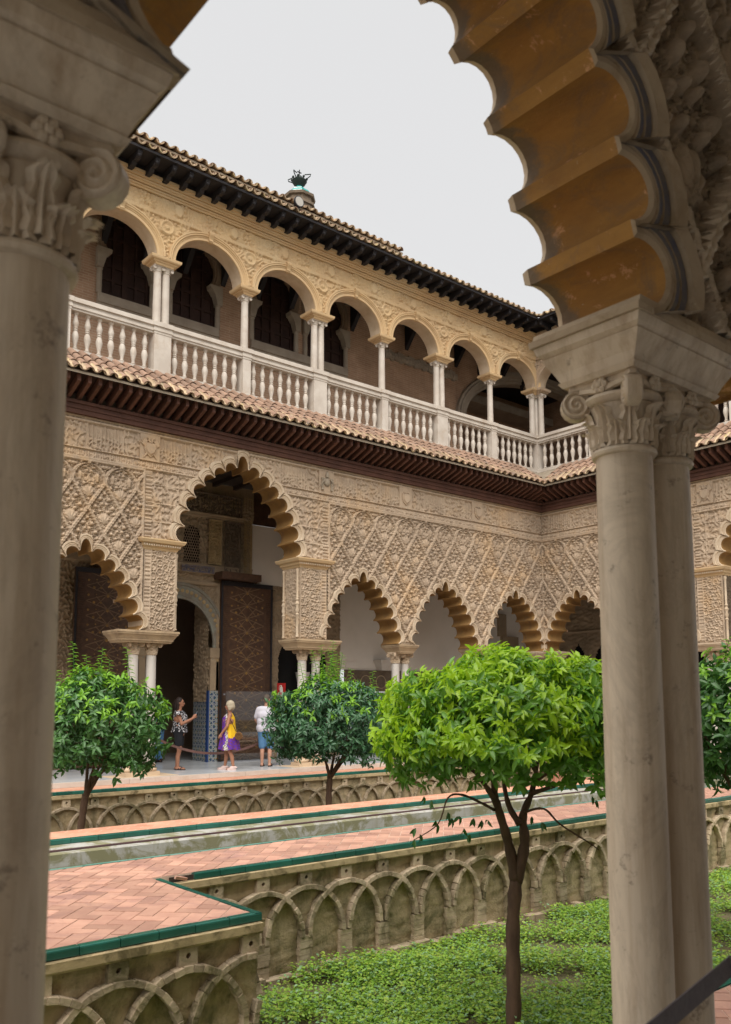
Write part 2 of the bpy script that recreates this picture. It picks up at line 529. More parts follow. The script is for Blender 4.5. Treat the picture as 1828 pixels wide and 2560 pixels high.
# ---------------------------------------------------------------- columns
def capital_mesh(name, m, r=.125, h=.32, half=.2, n=32, fine=True):
    """composite capital: ring, two tiers of leaves, ovolo, corner volutes, hollow-sided abacus with flowers"""
    b = MB()
    b.lathe([(r * 1.0, 0), (r * 1.13, .006), (r * 1.17, .018), (r * 1.13, .03), (r * 1.0, .034)], n)
    b.lathe([(r * .98, .03), (r * 1.0, h * .3), (r * 1.06, h * .5), (r * 1.2, h * .66), (r * 1.12, h * .7)], n)
    def leaf(ang, z0, z1, w, out, r0):
        ca, sa = math.cos(ang), math.sin(ang)
        rows = []
        N = 12
        for k in range(N + 1):
            t = k / N
            z = z0 + (z1 - z0) * math.sin(t * 1.75) / 1.0
            rr = r0 * (1.02 + .10 * t) + 1.5 * out * max(0, t - .35) ** 1.5 + .002 * math.sin(t * 19)
            ww = w * (1 - .5 * t ** 3) * (1 + .18 * math.cos(t * 19))
            row = []
            for s_, bump_ in ((-1, -.004), (-.6, .015), (-.25, .002), (0, .021), (.25, .002), (.6, .015), (1, -.004)):
                rad_ = rr + bump_ * r / .125
                x, y = rad_, s_ * ww
                row.append((x * ca - y * sa, x * sa + y * ca, z))
            rows.append(row)
        b.rings(rows, cap=False, closed=False)
    for i in range(8):
        leaf(i * pi / 4 + pi / 8, .034, h * .40, r * .36, .05 * r / .125, r)
    for i in range(8):
        leaf(i * pi / 4, .05, h * .62, r * .36, .075 * r / .125, r * 1.03)
    b.lathe([(r * 1.1, h * .66), (r * 1.34, h * .70), (r * 1.42, h * .75), (r * 1.38, h * .79), (r * 1.1, h * .80)], n)
    zc = h * .73
    for i in range(4):                                     # volutes
        a = pi / 4 + i * pi / 2
        e = Vector((math.cos(a), math.sin(a), 0))
        s_ = Vector((-math.sin(a), math.cos(a), 0))
        c = e * (half * 1.16) + Vector((0, 0, zc))
        R_ = h * .20
        wd = r * .24
        for sgn in (-1, 1):
            rings = []
            for k in range(15):                        # spiral scroll cut into the face
                f = 1 - .97 * k / 14
                rings.append([c + s_ * (sgn * wd * (.75 if k == 0 else .98 + .26 * math.cos(2 * pi * (f * 2.4 - t / (2 * pi))) + .22 * (1 - f))) + (e * math.cos(t) + Vector((0, 0, 1)) * math.sin(t)) * (R_ * f) for t in [2 * pi * j / 24 for j in range(24)]])
            b.rings(rings, cap=False)
            b.f.append(tuple(len(b.v) - 24 + j for j in range(24)))
            b.mi.append(0)
        rim = [c + (e * math.cos(t) + Vector((0, 0, 1)) * math.sin(t)) * R_ for t in [2 * pi * j / 16 for j in range(17)]]
        b.rings([[p - s_ * wd for p in rim], [p + s_ * wd for p in rim]], cap=False, closed=False)
        # band running from the volute to the flower
        mid = Vector((math.cos(a + pi / 4), math.sin(a + pi / 4), 0)) * (half * .92)
        for a2 in (a + pi / 4, a - pi / 4):
            mid = Vector((math.cos(a2), math.sin(a2), 0)) * (half * .86)
            pts = [mid.lerp(c, t) + Vector((0, 0, h * (.86 - .73) * 1 * (1 - t) + h * .10 * math.sin(t * pi) + (zc if t == 0 else 0) * 0)) for t in (.1, .4, .7, .95)]
            pts = [Vector((p.x, p.y, zc + h * (.08 + .10 * math.sin(pi * .5 * (k + 1) / 4)))) for k, p in enumerate(pts)]
            b.tube(pts, [h * .05] * 4, 6)
    def abacus(z0, z1, hh, dip):
        ring = []
        for i in range(4):
            a = pi / 4 + i * pi / 2
            p0 = Vector((math.cos(a), math.sin(a))) * hh * 1.4142
            a1 = a + pi / 2
            p1 = Vector((math.cos(a1), math.sin(a1))) * hh * 1.4142
            nrm = (p0 + p1).normalized()
            cut = .07
            for t in (cut, .25, .5, .75, 1 - cut):
                p = p0.lerp(p1, t) - nrm * dip * (1 - (2 * t - 1) ** 2)
                ring.append((p.x, p.y))
        return [[(x, y, z0) for x, y in ring], [(x, y, z1) for x, y in ring]]
    A = abacus(h * .86, h * .91, half * .95, half * .2)
    B_ = abacus(h * .93, h * 1.0, half * 1.04, half * .2)
    b.rings(A + B_)
    for i in range(4):                                     # flowers
        a = i * pi / 2
        e = Vector((math.cos(a), math.sin(a), 0))
        s_ = Vector((-math.sin(a), math.cos(a), 0))
        c = e * half * .9 + Vector((0, 0, h * .9))
        for k in range(6):
            t = 2 * pi * k / 6
            p = c + (s_ * math.cos(t) + Vector((0, 0, 1)) * math.sin(t)) * h * .07
            b.ball(p + e * .008, h * .05, 6, 4)
        b.ball(c + e * .015, h * .045, 6, 4)
    return b.mesh(name, m, smooth=2)

def shaft_mesh(name, m, r, z0, z1, n=28, taper=.88):
    b = MB()
    prof = []
    for k in range(9):
        t = k / 8
        prof.append((r * (1 - (1 - taper) * t ** 1.6), z0 + (z1 - z0) * t))
    b.lathe(prof, n)
    return b.mesh(name, m, smooth=2)

def base_mesh(name, m, r, plinth=.19):
    b = MB()
    b.box(-plinth, plinth, -plinth, plinth, 0, .09)
    pr = []
    for k in range(7):
        a = -pi / 2 + pi * k / 6
        pr.append((r * 1.28 + r * .22 * math.cos(a), .13 + .04 * math.sin(a)))
    pr += [(r * 1.2, .175), (r * 1.14, .19), (r * 1.2, .205)]
    for k in range(5):
        a = -pi / 2 + pi * k / 4
        pr.append((r * 1.16 + r * .12 * math.cos(a), .225 + .02 * math.sin(a)))
    pr += [(r * 1.02, .25), (r, .27)]
    b.lathe(pr, 28)
    return b.mesh(name, m, smooth=2)

SHAFT_F = shaft_mesh('shaft', MARBLE, .122, .26, 2.66)
CAP_F = capital_mesh('capital', S_EDGE, .112, .31, .165)
BASE_F = base_mesh('base', BASE, .125)

def column(parent, x, y, z=0.):
    o = put('column', SHAFT_F, parent, (x, y, z), (0, 0, random.uniform(0, 6)))
    c = put('capital', CAP_F, o, (0, 0, 2.65))
    c.rotation_euler = (0, 0, -o.rotation_euler[2])
    b = put('base', BASE_F, o)
    b.rotation_euler = (0, 0, -o.rotation_euler[2])
    return o

def impost(parent, x0, x1, yc, hy, m, z0=2.96, z1=3.17, flare=.10):
    cx, hx = (x0 + x1) / 2, (x1 - x0) / 2
    h = z1 - z0
    b = MB()
    b.rect([(z0, hx - flare - .03, hy - flare - .03), (z0 + h * .13, hx - flare - .02, hy - flare - .02), (z0 + h * .15, hx - flare + .0, hy - flare + .0), (z0 + h * .27, hx - flare + .005, hy - flare + .005), (z0 + h * .5, hx - flare * .6, hy - flare * .6), (z0 + h * .66, hx - flare * .3, hy - flare * .3),
            (z0 + h * .67, hx - flare * .3 + .012, hy - flare * .3 + .012), (z0 + h * .8, hx - .012, hy - .012), (z0 + h * .82, hx, hy), (z1, hx, hy)], cx, yc)
    return b.build('impost', m, parent)
# ---------------------------------------------------------------- lower storey of a court wing (local x along the wall, -y towards the court)
OF, TH = .53, .72            # face of the wall, its thickness
YM = -(OF - TH / 2)

def lower_front(W, x0, x1, smalls, portals, sebkas, panels):
    step = .0135
    xs = np.arange(x0, x1 + 1e-6, (x1 - x0) / round((x1 - x0) / step))
    zs = np.arange(3.17, 7.73, step)
    X, Z = np.meshgrid(xs, zs, indexing='ij')
    # plain arabesque ground
    H = .035 * arab(X, Z, .17) - .03
    for xa, xb, ax, p in sebkas:
        s = sebka(X, Z, ax, p)
        inside = (X > xa) & (X < xb) & (Z < 6.80)
        H = np.where(inside, s, H)
        edge = inside & ((X < xa + .05) | (X > xb - .05))
        H = np.where(edge, .03, H)
    for xa, xb, xc in portals:                          # frame round the big arch
        zone = (X > xa) & (X < xb) & (Z < 6.80)
        gx = np.abs(((X - xc) / .42 + .5) % 1 - .5) * .42
        gz = np.abs(((Z - 5.2) / .42) % 1 - .5)
        seam = (gx < .008) | (np.abs(gz - .5) * .42 < .008)
        q = np.where(seam, .012, .036 * arab(X, Z, .19, .7) - .03)
        band = (X < xa + .16) | (X > xb - .16)
        q = np.where(band, .036 * script(Z, X * 0 + .5, 0, 1) - .022, q)
        H = np.where(zone, q, H)
    # small inscription band, large frieze, plain top
    b1 = (Z > 6.81) & (Z < 6.985)
    H = np.where(b1, .032 * script(X * 1.6, Z, 6.83, 6.97) - .02, H)
    b2 = (Z >= 7.0) & (Z < 7.60)
    q = .042 * script(X, Z, 7.02, 7.58) - .03
    pan = np.floor(X / .83)
    alt = (pan % 2 == 0)
    q = np.where(alt, .036 * arab(X, Z, .17, .3) - .03, q)
    fr = np.abs((X / .83) % 1 - .5) * .83
    q = np.where(fr > .83 / 2 - .02, .012, q)
    H = np.where(b2, q, H)
    for zl, w_, h_ in ((6.80, .02, .04), (6.995, .016, .03), (7.605, .03, .035), (7.70, .04, .03)):
        H = np.where(np.abs(Z - zl) < w_, h_, H)
    H = H + .004 * np.sin(X * 1.7 + Z) + rng.normal(0, .0025, X.shape)
    cx = (X[:-1, :-1] + X[1:, 1:]) / 2
    cz = (Z[:-1, :-1] + Z[1:, 1:]) / 2
    keep = np.ones(cx.shape, bool)
    for xc, sx in smalls:
        poly = [(px * sx + xc, pz) for px, pz in outline(SMALL, .07)]
        keep &= ~in_poly(cx, cz, [(poly[0][0], 3.0)] + poly + [(poly[-1][0], 3.0)])
    for xa, xb, xc in portals:
        poly = [(px + xc, pz) for px, pz in outline(PORTAL, .09)]
        keep &= ~in_poly(cx, cz, [(poly[0][0], 3.0)] + poly + [(poly[-1][0], 3.0)])
        keep &= ~((cx > xa) & (cx < xb) & (cz < 5.19))
    zones = [('top_band', cz > 7.60), ('inscription_band', (cz > 6.80) & (cz < 6.99))]
    pid = np.floor(cx / .83).astype(int)
    for k in np.unique(pid):
        zones.append(('frieze_panel', (cz >= 6.99) & (pid == k)))
    for xa, xb, xc in portals:
        zones.append(('portal_surround', (cx > xa - .03) & (cx <= xc)))
        zones.append(('portal_surround', (cx > xc) & (cx < xb + .03)))
    for xa, xb, ax, p in sebkas:
        zones.append(('lattice_panel', (cx > xa) & (cx < xb)))
    split_grid(xs, zs, OF + H, keep, zones, S_LOW, W)
    # rear skin of the same wall
    xs2 = np.linspace(x0, x1, max(3, int((x1 - x0) / .08)))
    zs2 = np.linspace(3.17, 7.73, 58)
    X2, Z2 = np.meshgrid(xs2, zs2, indexing='ij')
    cx, cz = (X2[:-1, :-1] + X2[1:, 1:]) / 2, (Z2[:-1, :-1] + Z2[1:, 1:]) / 2
    keep = np.ones(cx.shape, bool)
    for xc, sx in smalls:
        poly = [(px * sx + xc, pz) for px, pz in outline(SMALL, .02)]
        keep &= ~in_poly(cx, cz, [(poly[0][0], 3.0)] + poly + [(poly[-1][0], 3.0)])
    for xa, xb, xc in portals:
        poly = [(px + xc, pz) for px, pz in outline(PORTAL, .02)]
        keep &= ~in_poly(cx, cz, [(poly[0][0], 3.0)] + poly + [(poly[-1][0], 3.0)])
        keep &= ~((cx > xa) & (cx < xb) & (cz < 5.19))
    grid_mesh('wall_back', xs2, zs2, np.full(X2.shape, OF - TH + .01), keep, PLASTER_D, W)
    for xc, sx in smalls:
        lobed_arch(W, [(px * sx, pz) for px, pz in SMALL], xc, OF, TH, [(0, .03), (.02, .045), (.035, .03), (.05, .045), (.07, .03), (.085, .05), (.12, .05), (.13, -.03)], S_EDGE, OCHRE)
    for xa, xb, xc in portals:
        lobed_arch(W, PORTAL, xc, OF, TH, [(0, .04), (.025, .055), (.04, .035), (.07, .05), (.09, .035), (.11, .06), (.17, .06), (.185, -.03)], S_EDGE, OCHRE)

def pier(W, xa, xb, inner):
    """stucco pier carrying the big arch; inner = +1 if the opening lies towards +x"""
    b = MB()
    b.box(xa, xb, -OF + .012, -(OF - TH), 3.17, 5.0)
    o = b.build('pier', S_LOW, W)
    step = .0145
    xs = np.arange(xa, xb + 1e-6, (xb - xa) / round((xb - xa) / step))
    zs = np.linspace(3.19, 4.98, 124)
    X, Z = np.meshgrid(xs, zs, indexing='ij')
    t = (X - xa) if inner > 0 else (xb - X)
    ox = ((X - xa) / .15) % 1 - .5
    oz = ((Z + np.where(np.floor((X - xa) / .15) % 2 == 0, 0, .10)) / .20) % 1 - .5
    net = np.abs(np.sqrt(ox ** 2 + oz ** 2 * 1.2) - .42)
    H = np.where(net < .07, .022, .034 * arab(X, Z, .09) - .024)
    H = np.where(t < .16, .022 * script(Z, X * 0 + .5, 0, 1) - .006, H)
    H = np.where((np.abs(t - .17) < .015) | (t > xb - xa - .03) | (t < .02), .022, H)
    grid_mesh('carved_face', xs, zs, OF + H, np.ones((len(xs) - 1, len(zs) - 1), bool), S_LOW, o)
    # reveal towards the opening
    ys = np.linspace(-OF + .02, -(OF - TH), 34)
    Y, Z = np.meshgrid(ys, zs, indexing='ij')
    H = .02 * arab(Y, Z, .14, .4)
    H[0, :] = 0
    sx = xb if inner > 0 else xa
    V = np.stack([sx + inner * (H + .003), Y, Z], -1).reshape(-1, 3)
    I = np.arange(V.shape[0]).reshape(Y.shape)
    Q = np.stack([I[:-1, :-1], I[1:, :-1], I[1:, 1:], I[:-1, 1:]], -1).reshape(-1, 4)
    np_mesh('carved_reveal', V, Q, CARVE_D if inner > 0 else S_LOW, o, True)
    pr = [(.035, 3.2), (.05, 3.22), (.035, 3.26), (.035, 3.75), (.05, 3.78), (.03, 3.82), (.055, 3.9), (.035, 3.98), (.06, 4.05), (.03, 4.12), (.05, 4.16), (.03, 4.2), (.032, 4.85), (.05, 4.9), (.035, 4.95)]
    for y in (-OF + .06, -(OF - TH) - .06):
        c = MB()
        c.lathe(pr, 10, sx + inner * .035, y)
        c.build('colonnette', S_EDGE, o, smooth=2)
    b = MB()
    cx, hx, hy = (xa + xb) / 2, (xb - xa) / 2, TH / 2
    b.rect([(4.97, hx + .01, hy + .01), (5.0, hx + .03, hy + .03), (5.02, hx + .035, hy + .035), (5.05, hx + .075, hy + .075), (5.11, hx + .085, hy + .085), (5.13, hx + .14, hy + .14), (5.19, hx + .17, hy + .17), (5.215, hx + .17, hy + .17)], cx, YM)
    b.build('cornice', S_GOLD, o)
    n = int((xb - xa + .15) / .055)
    d = MB()
    for i in range(n):
        x = xa - .07 + (i + .5) * (xb - xa + .14) / n
        d.box(x - .016, x + .016, -OF - .105, -OF - .08, 5.06, 5.1)
    d.build('dentils', S_EDGE, o)

def shield(W, x, z, kind):
    """carved coat of arms on the frieze"""
    b = MB()
    b.box(x - .24, x + .24, -OF - .035, -OF + .02, z - .31, z + .29)
    o = b.build('coat_of_arms', S_LOW, W)
    if kind == 'plain':
        for oo in (o,):
            pass
    s = MB()
    if kind != 'pillars':
        pts = [(-.13, .1), (.13, .1), (.13, -.03), (.09, -.12), (0, -.18), (-.09, -.12), (-.13, -.03)]
        s.rings([[(x + a * k, -OF - .035 - h, z - .02 + c * k) for a, c in pts] for k, h in ((1.15, 0), (1.15, .035), (1.0, .035), (.95, .05), (.8, .07))], cap=True)
        if kind == 'eagle':
            for sg in (-1, 1):
                for k in range(5):
                    a = rad(20 + 22 * k)
                    p0 = Vector((x + sg * .12, -OF - .05, z + .02))
                    p1 = p0 + Vector((sg * math.cos(a) * .12, 0, math.sin(a) * .2))
                    s.tube([p0, (p0 + p1) / 2 + Vector((sg * .015, -.012, 0)), p1], [.026, .024, .008], 6)
                s.tube([(x + sg * .02, -OF - .06, z + .1), (x + sg * .045, -OF - .07, z + .19), (x + sg * .09, -OF - .06, z + .21)], [.025, .022, .008], 6)
                s.tube([(x + sg * .08, -OF - .05, z - .14), (x + sg * .15, -OF - .05, z - .25)], [.03, .01], 6)
        for k in range(7):
            s.ball((x - .09 + .03 * k, -OF - .06, z + .125 + .015 * math.sin(k * 1.6)), .02, 6, 4)
    else:
        for sg in (-1, 1):
            s.lathe([(.035, z - .22), (.035, z - .19), (.024, z - .18), (.024, z + .05), (.04, z + .07), (.04, z + .1)], 10, x + sg * .15, -OF - .06)
            s.tube([(x + sg * (.15 + .05 * math.sin(t * 5)), -OF - .085 + .02 * math.cos(t * 5), z - .16 + .25 * t) for t in np.linspace(0, 1, 9)], .016, 6)
        s.ball((x, -OF - .05, z), .1, 10, 6, (1, .5, 1.1))
        s.lathe([(.045, z + .12), (.05, z + .19), (.03, z + .25), (.008, z + .28)], 8, x, -OF - .06)
    s.build('carved_arms', S_LOW if kind != 'pillars' else MORTAR, o, smooth=2)

def eave(W, x0, x1, sx):
    """tiled pent roof on raking wooden rafters under the gallery; sx = sign that runs away from the corner"""
    b = MB()
    a, c = (x0, x1)
    b.add([(a, -.57, 7.69), (c, -.57, 7.69), (c, -.66, 7.69), (a, -.66, 7.69), (a, -.57, 7.95), (c, -.57, 7.95), (c, -.66, 7.95), (a, -.66, 7.95)],
          [(0, 1, 2, 3), (4, 7, 6, 5), (2, 1, 5, 6), (3, 2, 6, 7), (0, 3, 7, 4)])
    b.box(a, c, -.685, -.66, 7.79, 7.84)
    b.box(a, c, -.70, -.66, 7.9, 7.97)
    fas = b.build('eave_beam', WOOD_RED, W)
    b = MB()
    for (o0, z0), (o1, z1) in (((.60, 8.13), (1.30, 8.40)),):
        b.add([(a, -o0, z0), (c, -o0, z0), (c, -o1, z1), (a, -o1, z1), (a, -o0, z0 + .03), (c, -o0, z0 + .03), (c, -o1, z1 + .03), (a, -o1, z1 + .03)],
              [(0, 1, 2, 3), (4, 7, 6, 5), (2, 1, 5, 6), (3, 2, 6, 7)])
    b.build('eave_boards', WOOD_BOARD, W)
    n = int(abs(x1 - x0) / .2255)
    rb = MB()
    hw = .038
    vs, poly = [], [(.55, 7.96), (1.22, 8.20), (1.22, 8.37), (.55, 8.12)]
    for x in (-hw, hw):
        vs += [(x, -o, z) for o, z in poly]
    rb.add(vs, [(0, 1, 2, 3), (7, 6, 5, 4), (0, 4, 5, 1), (1, 5, 6, 2), (2, 6, 7, 3), (3, 7, 4, 0)])
    rm = rb.mesh('rafter', WOOD_RED)
    for i in range(n):
        x = x1 + sx * (.12 + i * .2255) if sx < 0 else x0 + .12 + i * .2255
        lim = 1.22
        if abs(x) < lim:                                 # rafters shorten into the mitred corner
            f = (abs(x) - .55) / (1.22 - .55)
            if f <= .05: continue
            r_ = MB()
            p2 = [(.55, 7.96), (.55 + .67 * f, 7.96 + .24 * f), (.55 + .67 * f, 8.12 + .25 * f), (.55, 8.12)]
            vs = []
            for xx in (-hw, hw):
                vs += [(xx, -o, z) for o, z in p2]
            r_.add(vs, rb.f)
            r_.build('rafter', WOOD_RED, W, loc=(x, 0, 0))
        else:
            put('rafter', rm, W, (x, 0, 0))
    return fas

TL, TP = .40, .2555
def half_tile(name, m, L, r0, r1, th=.014, up=1, n=9):
    """curved clay tile lying along -y (down the slope), wide end at the low edge"""
    b = MB()
    out, inn = [], []
    for y, r in ((0, r0), (-L, r1)):
        out.append([(r * math.cos(pi * k / n), y, up * r * math.sin(pi * k / n) * .95) for k in range(n + 1)])
        inn.append([((r - th) * math.cos(pi * k / n), y, up * (r - th) * math.sin(pi * k / n) * .95) for k in range(n + 1)])
    b.rings(out, cap=False, closed=False)
    b.rings(inn[::-1], cap=False, closed=False)
    for k in (0, 1):
        b.rings([out[k], inn[k]], cap=False, closed=False)
    return b.mesh(name, m, smooth=2)
COVER = half_tile('roof_tile', TILE_CLAY, TL, .072, .095)
PAN = half_tile('tile_end', TILE_END, .5, .075, .10, .03, -1)

def tile_roof(W, x0, x1, o_low, z_low, slope, rows, sx, mitre=0., name='roof_tile', stuff_from=3):
    """courses of cover tiles and the scalloped ends of the channel tiles"""
    n = int((x1 - x0) / TP)
    ca, sa = math.cos(slope), math.sin(slope)
    ex = .345
    L = rows * ex
    rest = MB()
    for i in range(n):
        x = (x1 - TP * (i + .5)) if sx < 0 else (x0 + TP * (i + .5))
        dev = random.uniform(-.01, .01)
        for r in range(rows):
            o = o_low - r * ex * ca
            z = z_low + r * ex * sa
            if mitre and abs(x) < o - .05 - ex * ca: continue
            up_ = .02
            y = -(o - TL * ca)
            zz = z + TL * sa + up_ + (0.006 * r)
            ob = put(name, COVER, W, (x + random.uniform(-.008, .008), y, zz + random.uniform(-.004, .004)), (slope + random.uniform(-.01, .01), 0, random.uniform(-.02, .02)))
        if not (mitre and abs(x) + TP / 2 < o_low - .1):
            put('tile_end', PAN, W, (x + TP / 2 * (1 if sx > 0 else -1), -(o_low + .03 - .5 * ca), z_low + .5 * sa + .085 + dev), (slope, 0, random.uniform(-.03, .03)), (1.02, 1, .8 + random.uniform(0, .25)))
    b = MB()                                             # mortar bed under the tiles
    oT, zT = o_low - L * ca, z_low + L * sa
    e0, e1 = (o_low - .06, z_low - .0), (oT, zT - .0)
    def xe(o):                                           # mitre end
        return (-o if sx < 0 else o) if mitre else (x1 if sx < 0 else x0)
    if sx < 0:
        q = [(x0, e0), (xe(e0[0]), e0), (xe(e1[0]), e1), (x0, e1)]
    else:
        q = [(xe(e0[0]), e0), (x1, e0), (x1, e1), (xe(e1[0]), e1)]
    vs = [(x, -o, z) for x, (o, z) in q] + [(x, -o, z - .05) for x, (o, z) in q]
    b.add(vs, [(0, 1, 2, 3), (7, 6, 5, 4), (0, 4, 5, 1), (1, 5, 6, 2), (2, 6, 7, 3), (3, 7, 4, 0)])
    b.build('tile_bed', MORTAR, W)

# ---------------------------------------------------------------- balustrade and upper gallery
def baluster_mesh():
    b = MB()
    pr = [(.062, 0), (.062, .03), (.045, .05), (.058, .08), (.036, .10), (.04, .16), (.072, .30), (.076, .36), (.058, .44), (.042, .475), (.056, .485), (.056, .50), (.042, .51), (.042, .525), (.054, .535), (.054, .55), (.045, .56), (.066, .62), (.068, .66), (.042, .78), (.034, .83), (.048, .85), (.06, .865), (.06, .9)]
    b.lathe(pr, 12)
    return b.mesh('baluster', MARBLE_W, smooth=2)
BALUSTER = baluster_mesh()
PB = 2.314

def rail_piece(W, xa, xb):
    b = MB()
    b.box(xa, xb, -.12, .12, 10.19, 10.24)
    b.box(xa, xb, -.15, .15, 10.24, 10.30)
    b.box(xa, xb, -.135, .135, 10.30, 10.36)
    b.box(xa, xb, -.185, .185, 10.36, 10.46)
    b.build('handrail', MARBLE_W, W)
    b = MB()
    b.box(xa, xb, -.16, .16, 9.17, 9.29)
    b.build('balustrade_base', MARBLE_W, W)

UCOL = None
def upper_cap(m):
    b = MB()
    b.lathe([(.088, 0), (.105, .01), (.105, .025), (.088, .03)], 16)
    b.lathe([(.09, .03), (.10, .07), (.125, .10), (.12, .11)], 16)
    for sx in (-1, 1):
        for sy in (-1, 1):
            rings = []
            for q, f in ((-1, .2), (-1.1, .6), (-1, 1), (1, 1), (1.1, .6), (1, .2)):
                rings.append([(sx * (.115) + .04 * f * math.cos(t), sy * .09 + q * .02, .085 + .04 * f * math.sin(t)) for t in [2 * pi * j / 10 for j in range(10)]])
            b.rings(rings)
    b.box(-.135, .135, -.135, .135, .115, .15)
    return b.mesh('capital', MARBLE_W, smooth=2)
USHAFT = shaft_mesh('shaft', MARBLE_W, .098, 0, 1.30, 18, .9)
UCAP = upper_cap(MARBLE_W)

def upper_column(W, x, y=0.):
    o = put('column', USHAFT, W, (x, y, 10.46))
    put('capital', UCAP, o, (0, 0, 1.285))
    return o

def up_block(W, x, hx, m, y=0.):
    """moulded block between capital and arch"""
    b = MB()
    b.rect([(11.88, hx - .1, .16), (11.92, hx - .08, .18), (11.94, hx - .03, .21), (11.97, hx - .02, .22), (11.975, hx + .03, .25), (12.0, hx + .05, .27), (12.05, hx + .06, .28), (12.06, hx + .06, .28)], x, y)
    b.build('impost', m, W)

def ell_pts(xc, hw, rise, d=0., n=24, zs=12.06):
    return [(xc - (hw + d) * math.cos(pi * i / n), zs + (rise + d) * math.sin(pi * i / n)) for i in range(n + 1)]

def upper_front(W, x0, x1, centres, posts, m, seedx=0.):
    OU, TU = .21, .42
    step = .021
    xs = np.arange(x0, x1 + 1e-6, (x1 - x0) / round((x1 - x0) / step))
    zs = np.arange(12.05, 13.56, step)
    X, Z = np.meshgrid(xs, zs, indexing='ij')
    H = .045 * sstep(-.1, .25, np.cos(2 * pi * X / .19 + 2.4 * np.sin(2 * pi * Z / .31)) * np.cos(2 * pi * Z / .2 + 2 * np.sin(2 * pi * X / .3))) - .02
    for p in posts:                                       # round medals over the columns
        r = np.sqrt((X - p) ** 2 + (Z - 12.83) ** 2)
        H = np.where(r < .17, .012 + .012 * np.cos(r * 60), H)
        H = np.where(np.abs(r - .155) < .028, .05, H)
        H = np.where(r < .06, .05, H)
    fz = (Z > 13.14) & (Z < 13.56)
    q = .04 * arab(X, Z, .15, .9) * sstep(-.5, .6, np.cos(2 * pi * X / .9)) + .02 * arab(X, Z, .12, .2) - .025
    q += shieldish((X / 1.543) % 1, Z, .5, 13.34, .1) * 0
    for k in range(-14, 9):
        xc = k * 1.543 + .3
        q = np.where(((X - xc) / .11) ** 2 + ((Z - 13.34) / .15) ** 2 < 1, .045 + .006 * np.cos(X * 90), q)
    H = np.where(fz, q, H)
    H = np.where((Z > 13.04) & (Z < 13.145), .035 + .012 * np.sin(2 * pi * X / .055), H)
    H = H + rng.normal(0, .002, X.shape)
    cx, cz = (X[:-1, :-1] + X[1:, 1:]) / 2, (Z[:-1, :-1] + Z[1:, 1:]) / 2
    keep = np.ones(cx.shape, bool)
    HW, RI = .915, .79
    for c in centres:
        keep &= ~((((cx - c) / (HW + .1)) ** 2 + ((cz - 12.06) / (RI + .1)) ** 2) < 1)
    zones = [('string_course', (cz > 13.04) & (cz < 13.145))]
    pid = np.floor((cx - .3) / 1.543 + .5).astype(int)
    for k in np.unique(pid):
        zones.append(('frieze_panel', (cz >= 13.14) & (pid == k)))
    cs = np.sort(np.array(centres))
    sid = np.searchsorted(cs, cx)
    for k in np.unique(sid):
        zones.append(('spandrel', sid == k))
    split_grid(xs, zs, OU + H, keep, zones, m, W)
    bk = MB()
    bk.box(x0, x1, OU - .03, OU, 12.9, 13.9)
    bk.build('wall_back', PLASTER_D, W)
    prof = [(0, .0), (.008, .03), (.075, .03), (.08, .045), (.10, .045), (.105, .06), (.125, .075), (.15, .06), (.165, .08), (.195, .08), (.205, -.02)]
    for c in centres:
        b = MB()
        b.rings([[(x, -(OU + h), z) for x, z in ell_pts(c, HW, RI, d)] for d, h in prof], cap=False, closed=False)
        a = b.build('arch', m, W, smooth=2)
        s = MB()
        s.rings([[(x, y, z) for x, z in ell_pts(c, HW, RI)] for y in (-OU, 0, TU - OU)], cap=False, closed=False)
        s.rings([[(x, TU - OU, z) for x, z in ell_pts(c, HW, RI, d)] for d in (0, .3)], cap=False, closed=False)
        s.build('soffit', S_EDGE, a, smooth=2)
        kx, kz = c, 12.06 + RI
        k = MB()
        k.rings([[(kx - w_, -OU - o, z), (kx + w_, -OU - o, z), (kx + w_, -OU + .02, z), (kx - w_, -OU + .02, z)] for z, w_, o in ((kz - .02, .045, .05), (kz + .02, .05, .085), (kz + .06, .055, .07), (kz + .1, .06, .09), (kz + .16, .07, .13), (kz + .2, .075, .14), (kz + .235, .08, .12))])
        k.build('keystone', m, a)
    b = MB()                                              # cornice
    for z0, z1, o in ((13.55, 13.60, .25), (13.60, 13.64, .28), (13.66, 13.70, .31), (13.70, 13.75, .34), (13.76, 13.83, .38), (13.83, 13.90, .41)):
        b.add([(x0, -o, z0), (x1 - (o if x1 <= 0 else 0), -o, z0), (x1 - (o if x1 <= 0 else 0), -o, z1), (x0, -o, z1), (x0, -.1, z0), (x1, -.1, z0), (x1, -.1, z1), (x0, -.1, z1)] if x1 <= 0 else
              [(x0 + o, -o, z0), (x1, -o, z0), (x1, -o, z1), (x0 + o, -o, z1), (x0, -.1, z0), (x1, -.1, z0), (x1, -.1, z1), (x0, -.1, z1)],
              [(0, 1, 2, 3), (3, 2, 6, 7), (0, 4, 5, 1)])
    b.box(x0, x1, -.25, -.1, 13.63, 13.67)
    b.build('cornice', m, W)

def bracket_mesh():
    b = MB()
    pts = [(.3, 13.90), (.36, 13.80), (.50, 13.775), (.60, 13.80), (.66, 13.86), (.74, 13.835), (.84, 13.85), (.90, 13.90), (.93, 13.96), (.93, 14.02), (.3, 14.02)]
    hw = .055
    n = len(pts)
    vs = [(-hw, -o, z) for o, z in pts] + [(hw, -o, z) for o, z in pts]
    b.add(vs, [tuple(range(n)), tuple(range(2 * n - 1, n - 1, -1))] + [(i, n + i, n + (i + 1) % n, (i + 1) % n) for i in range(n)])
    b.ball((0, -.88, 13.9), .05, 8, 5)
    return b.mesh('bracket', WOOD_DARK)
BRACKET = bracket_mesh()
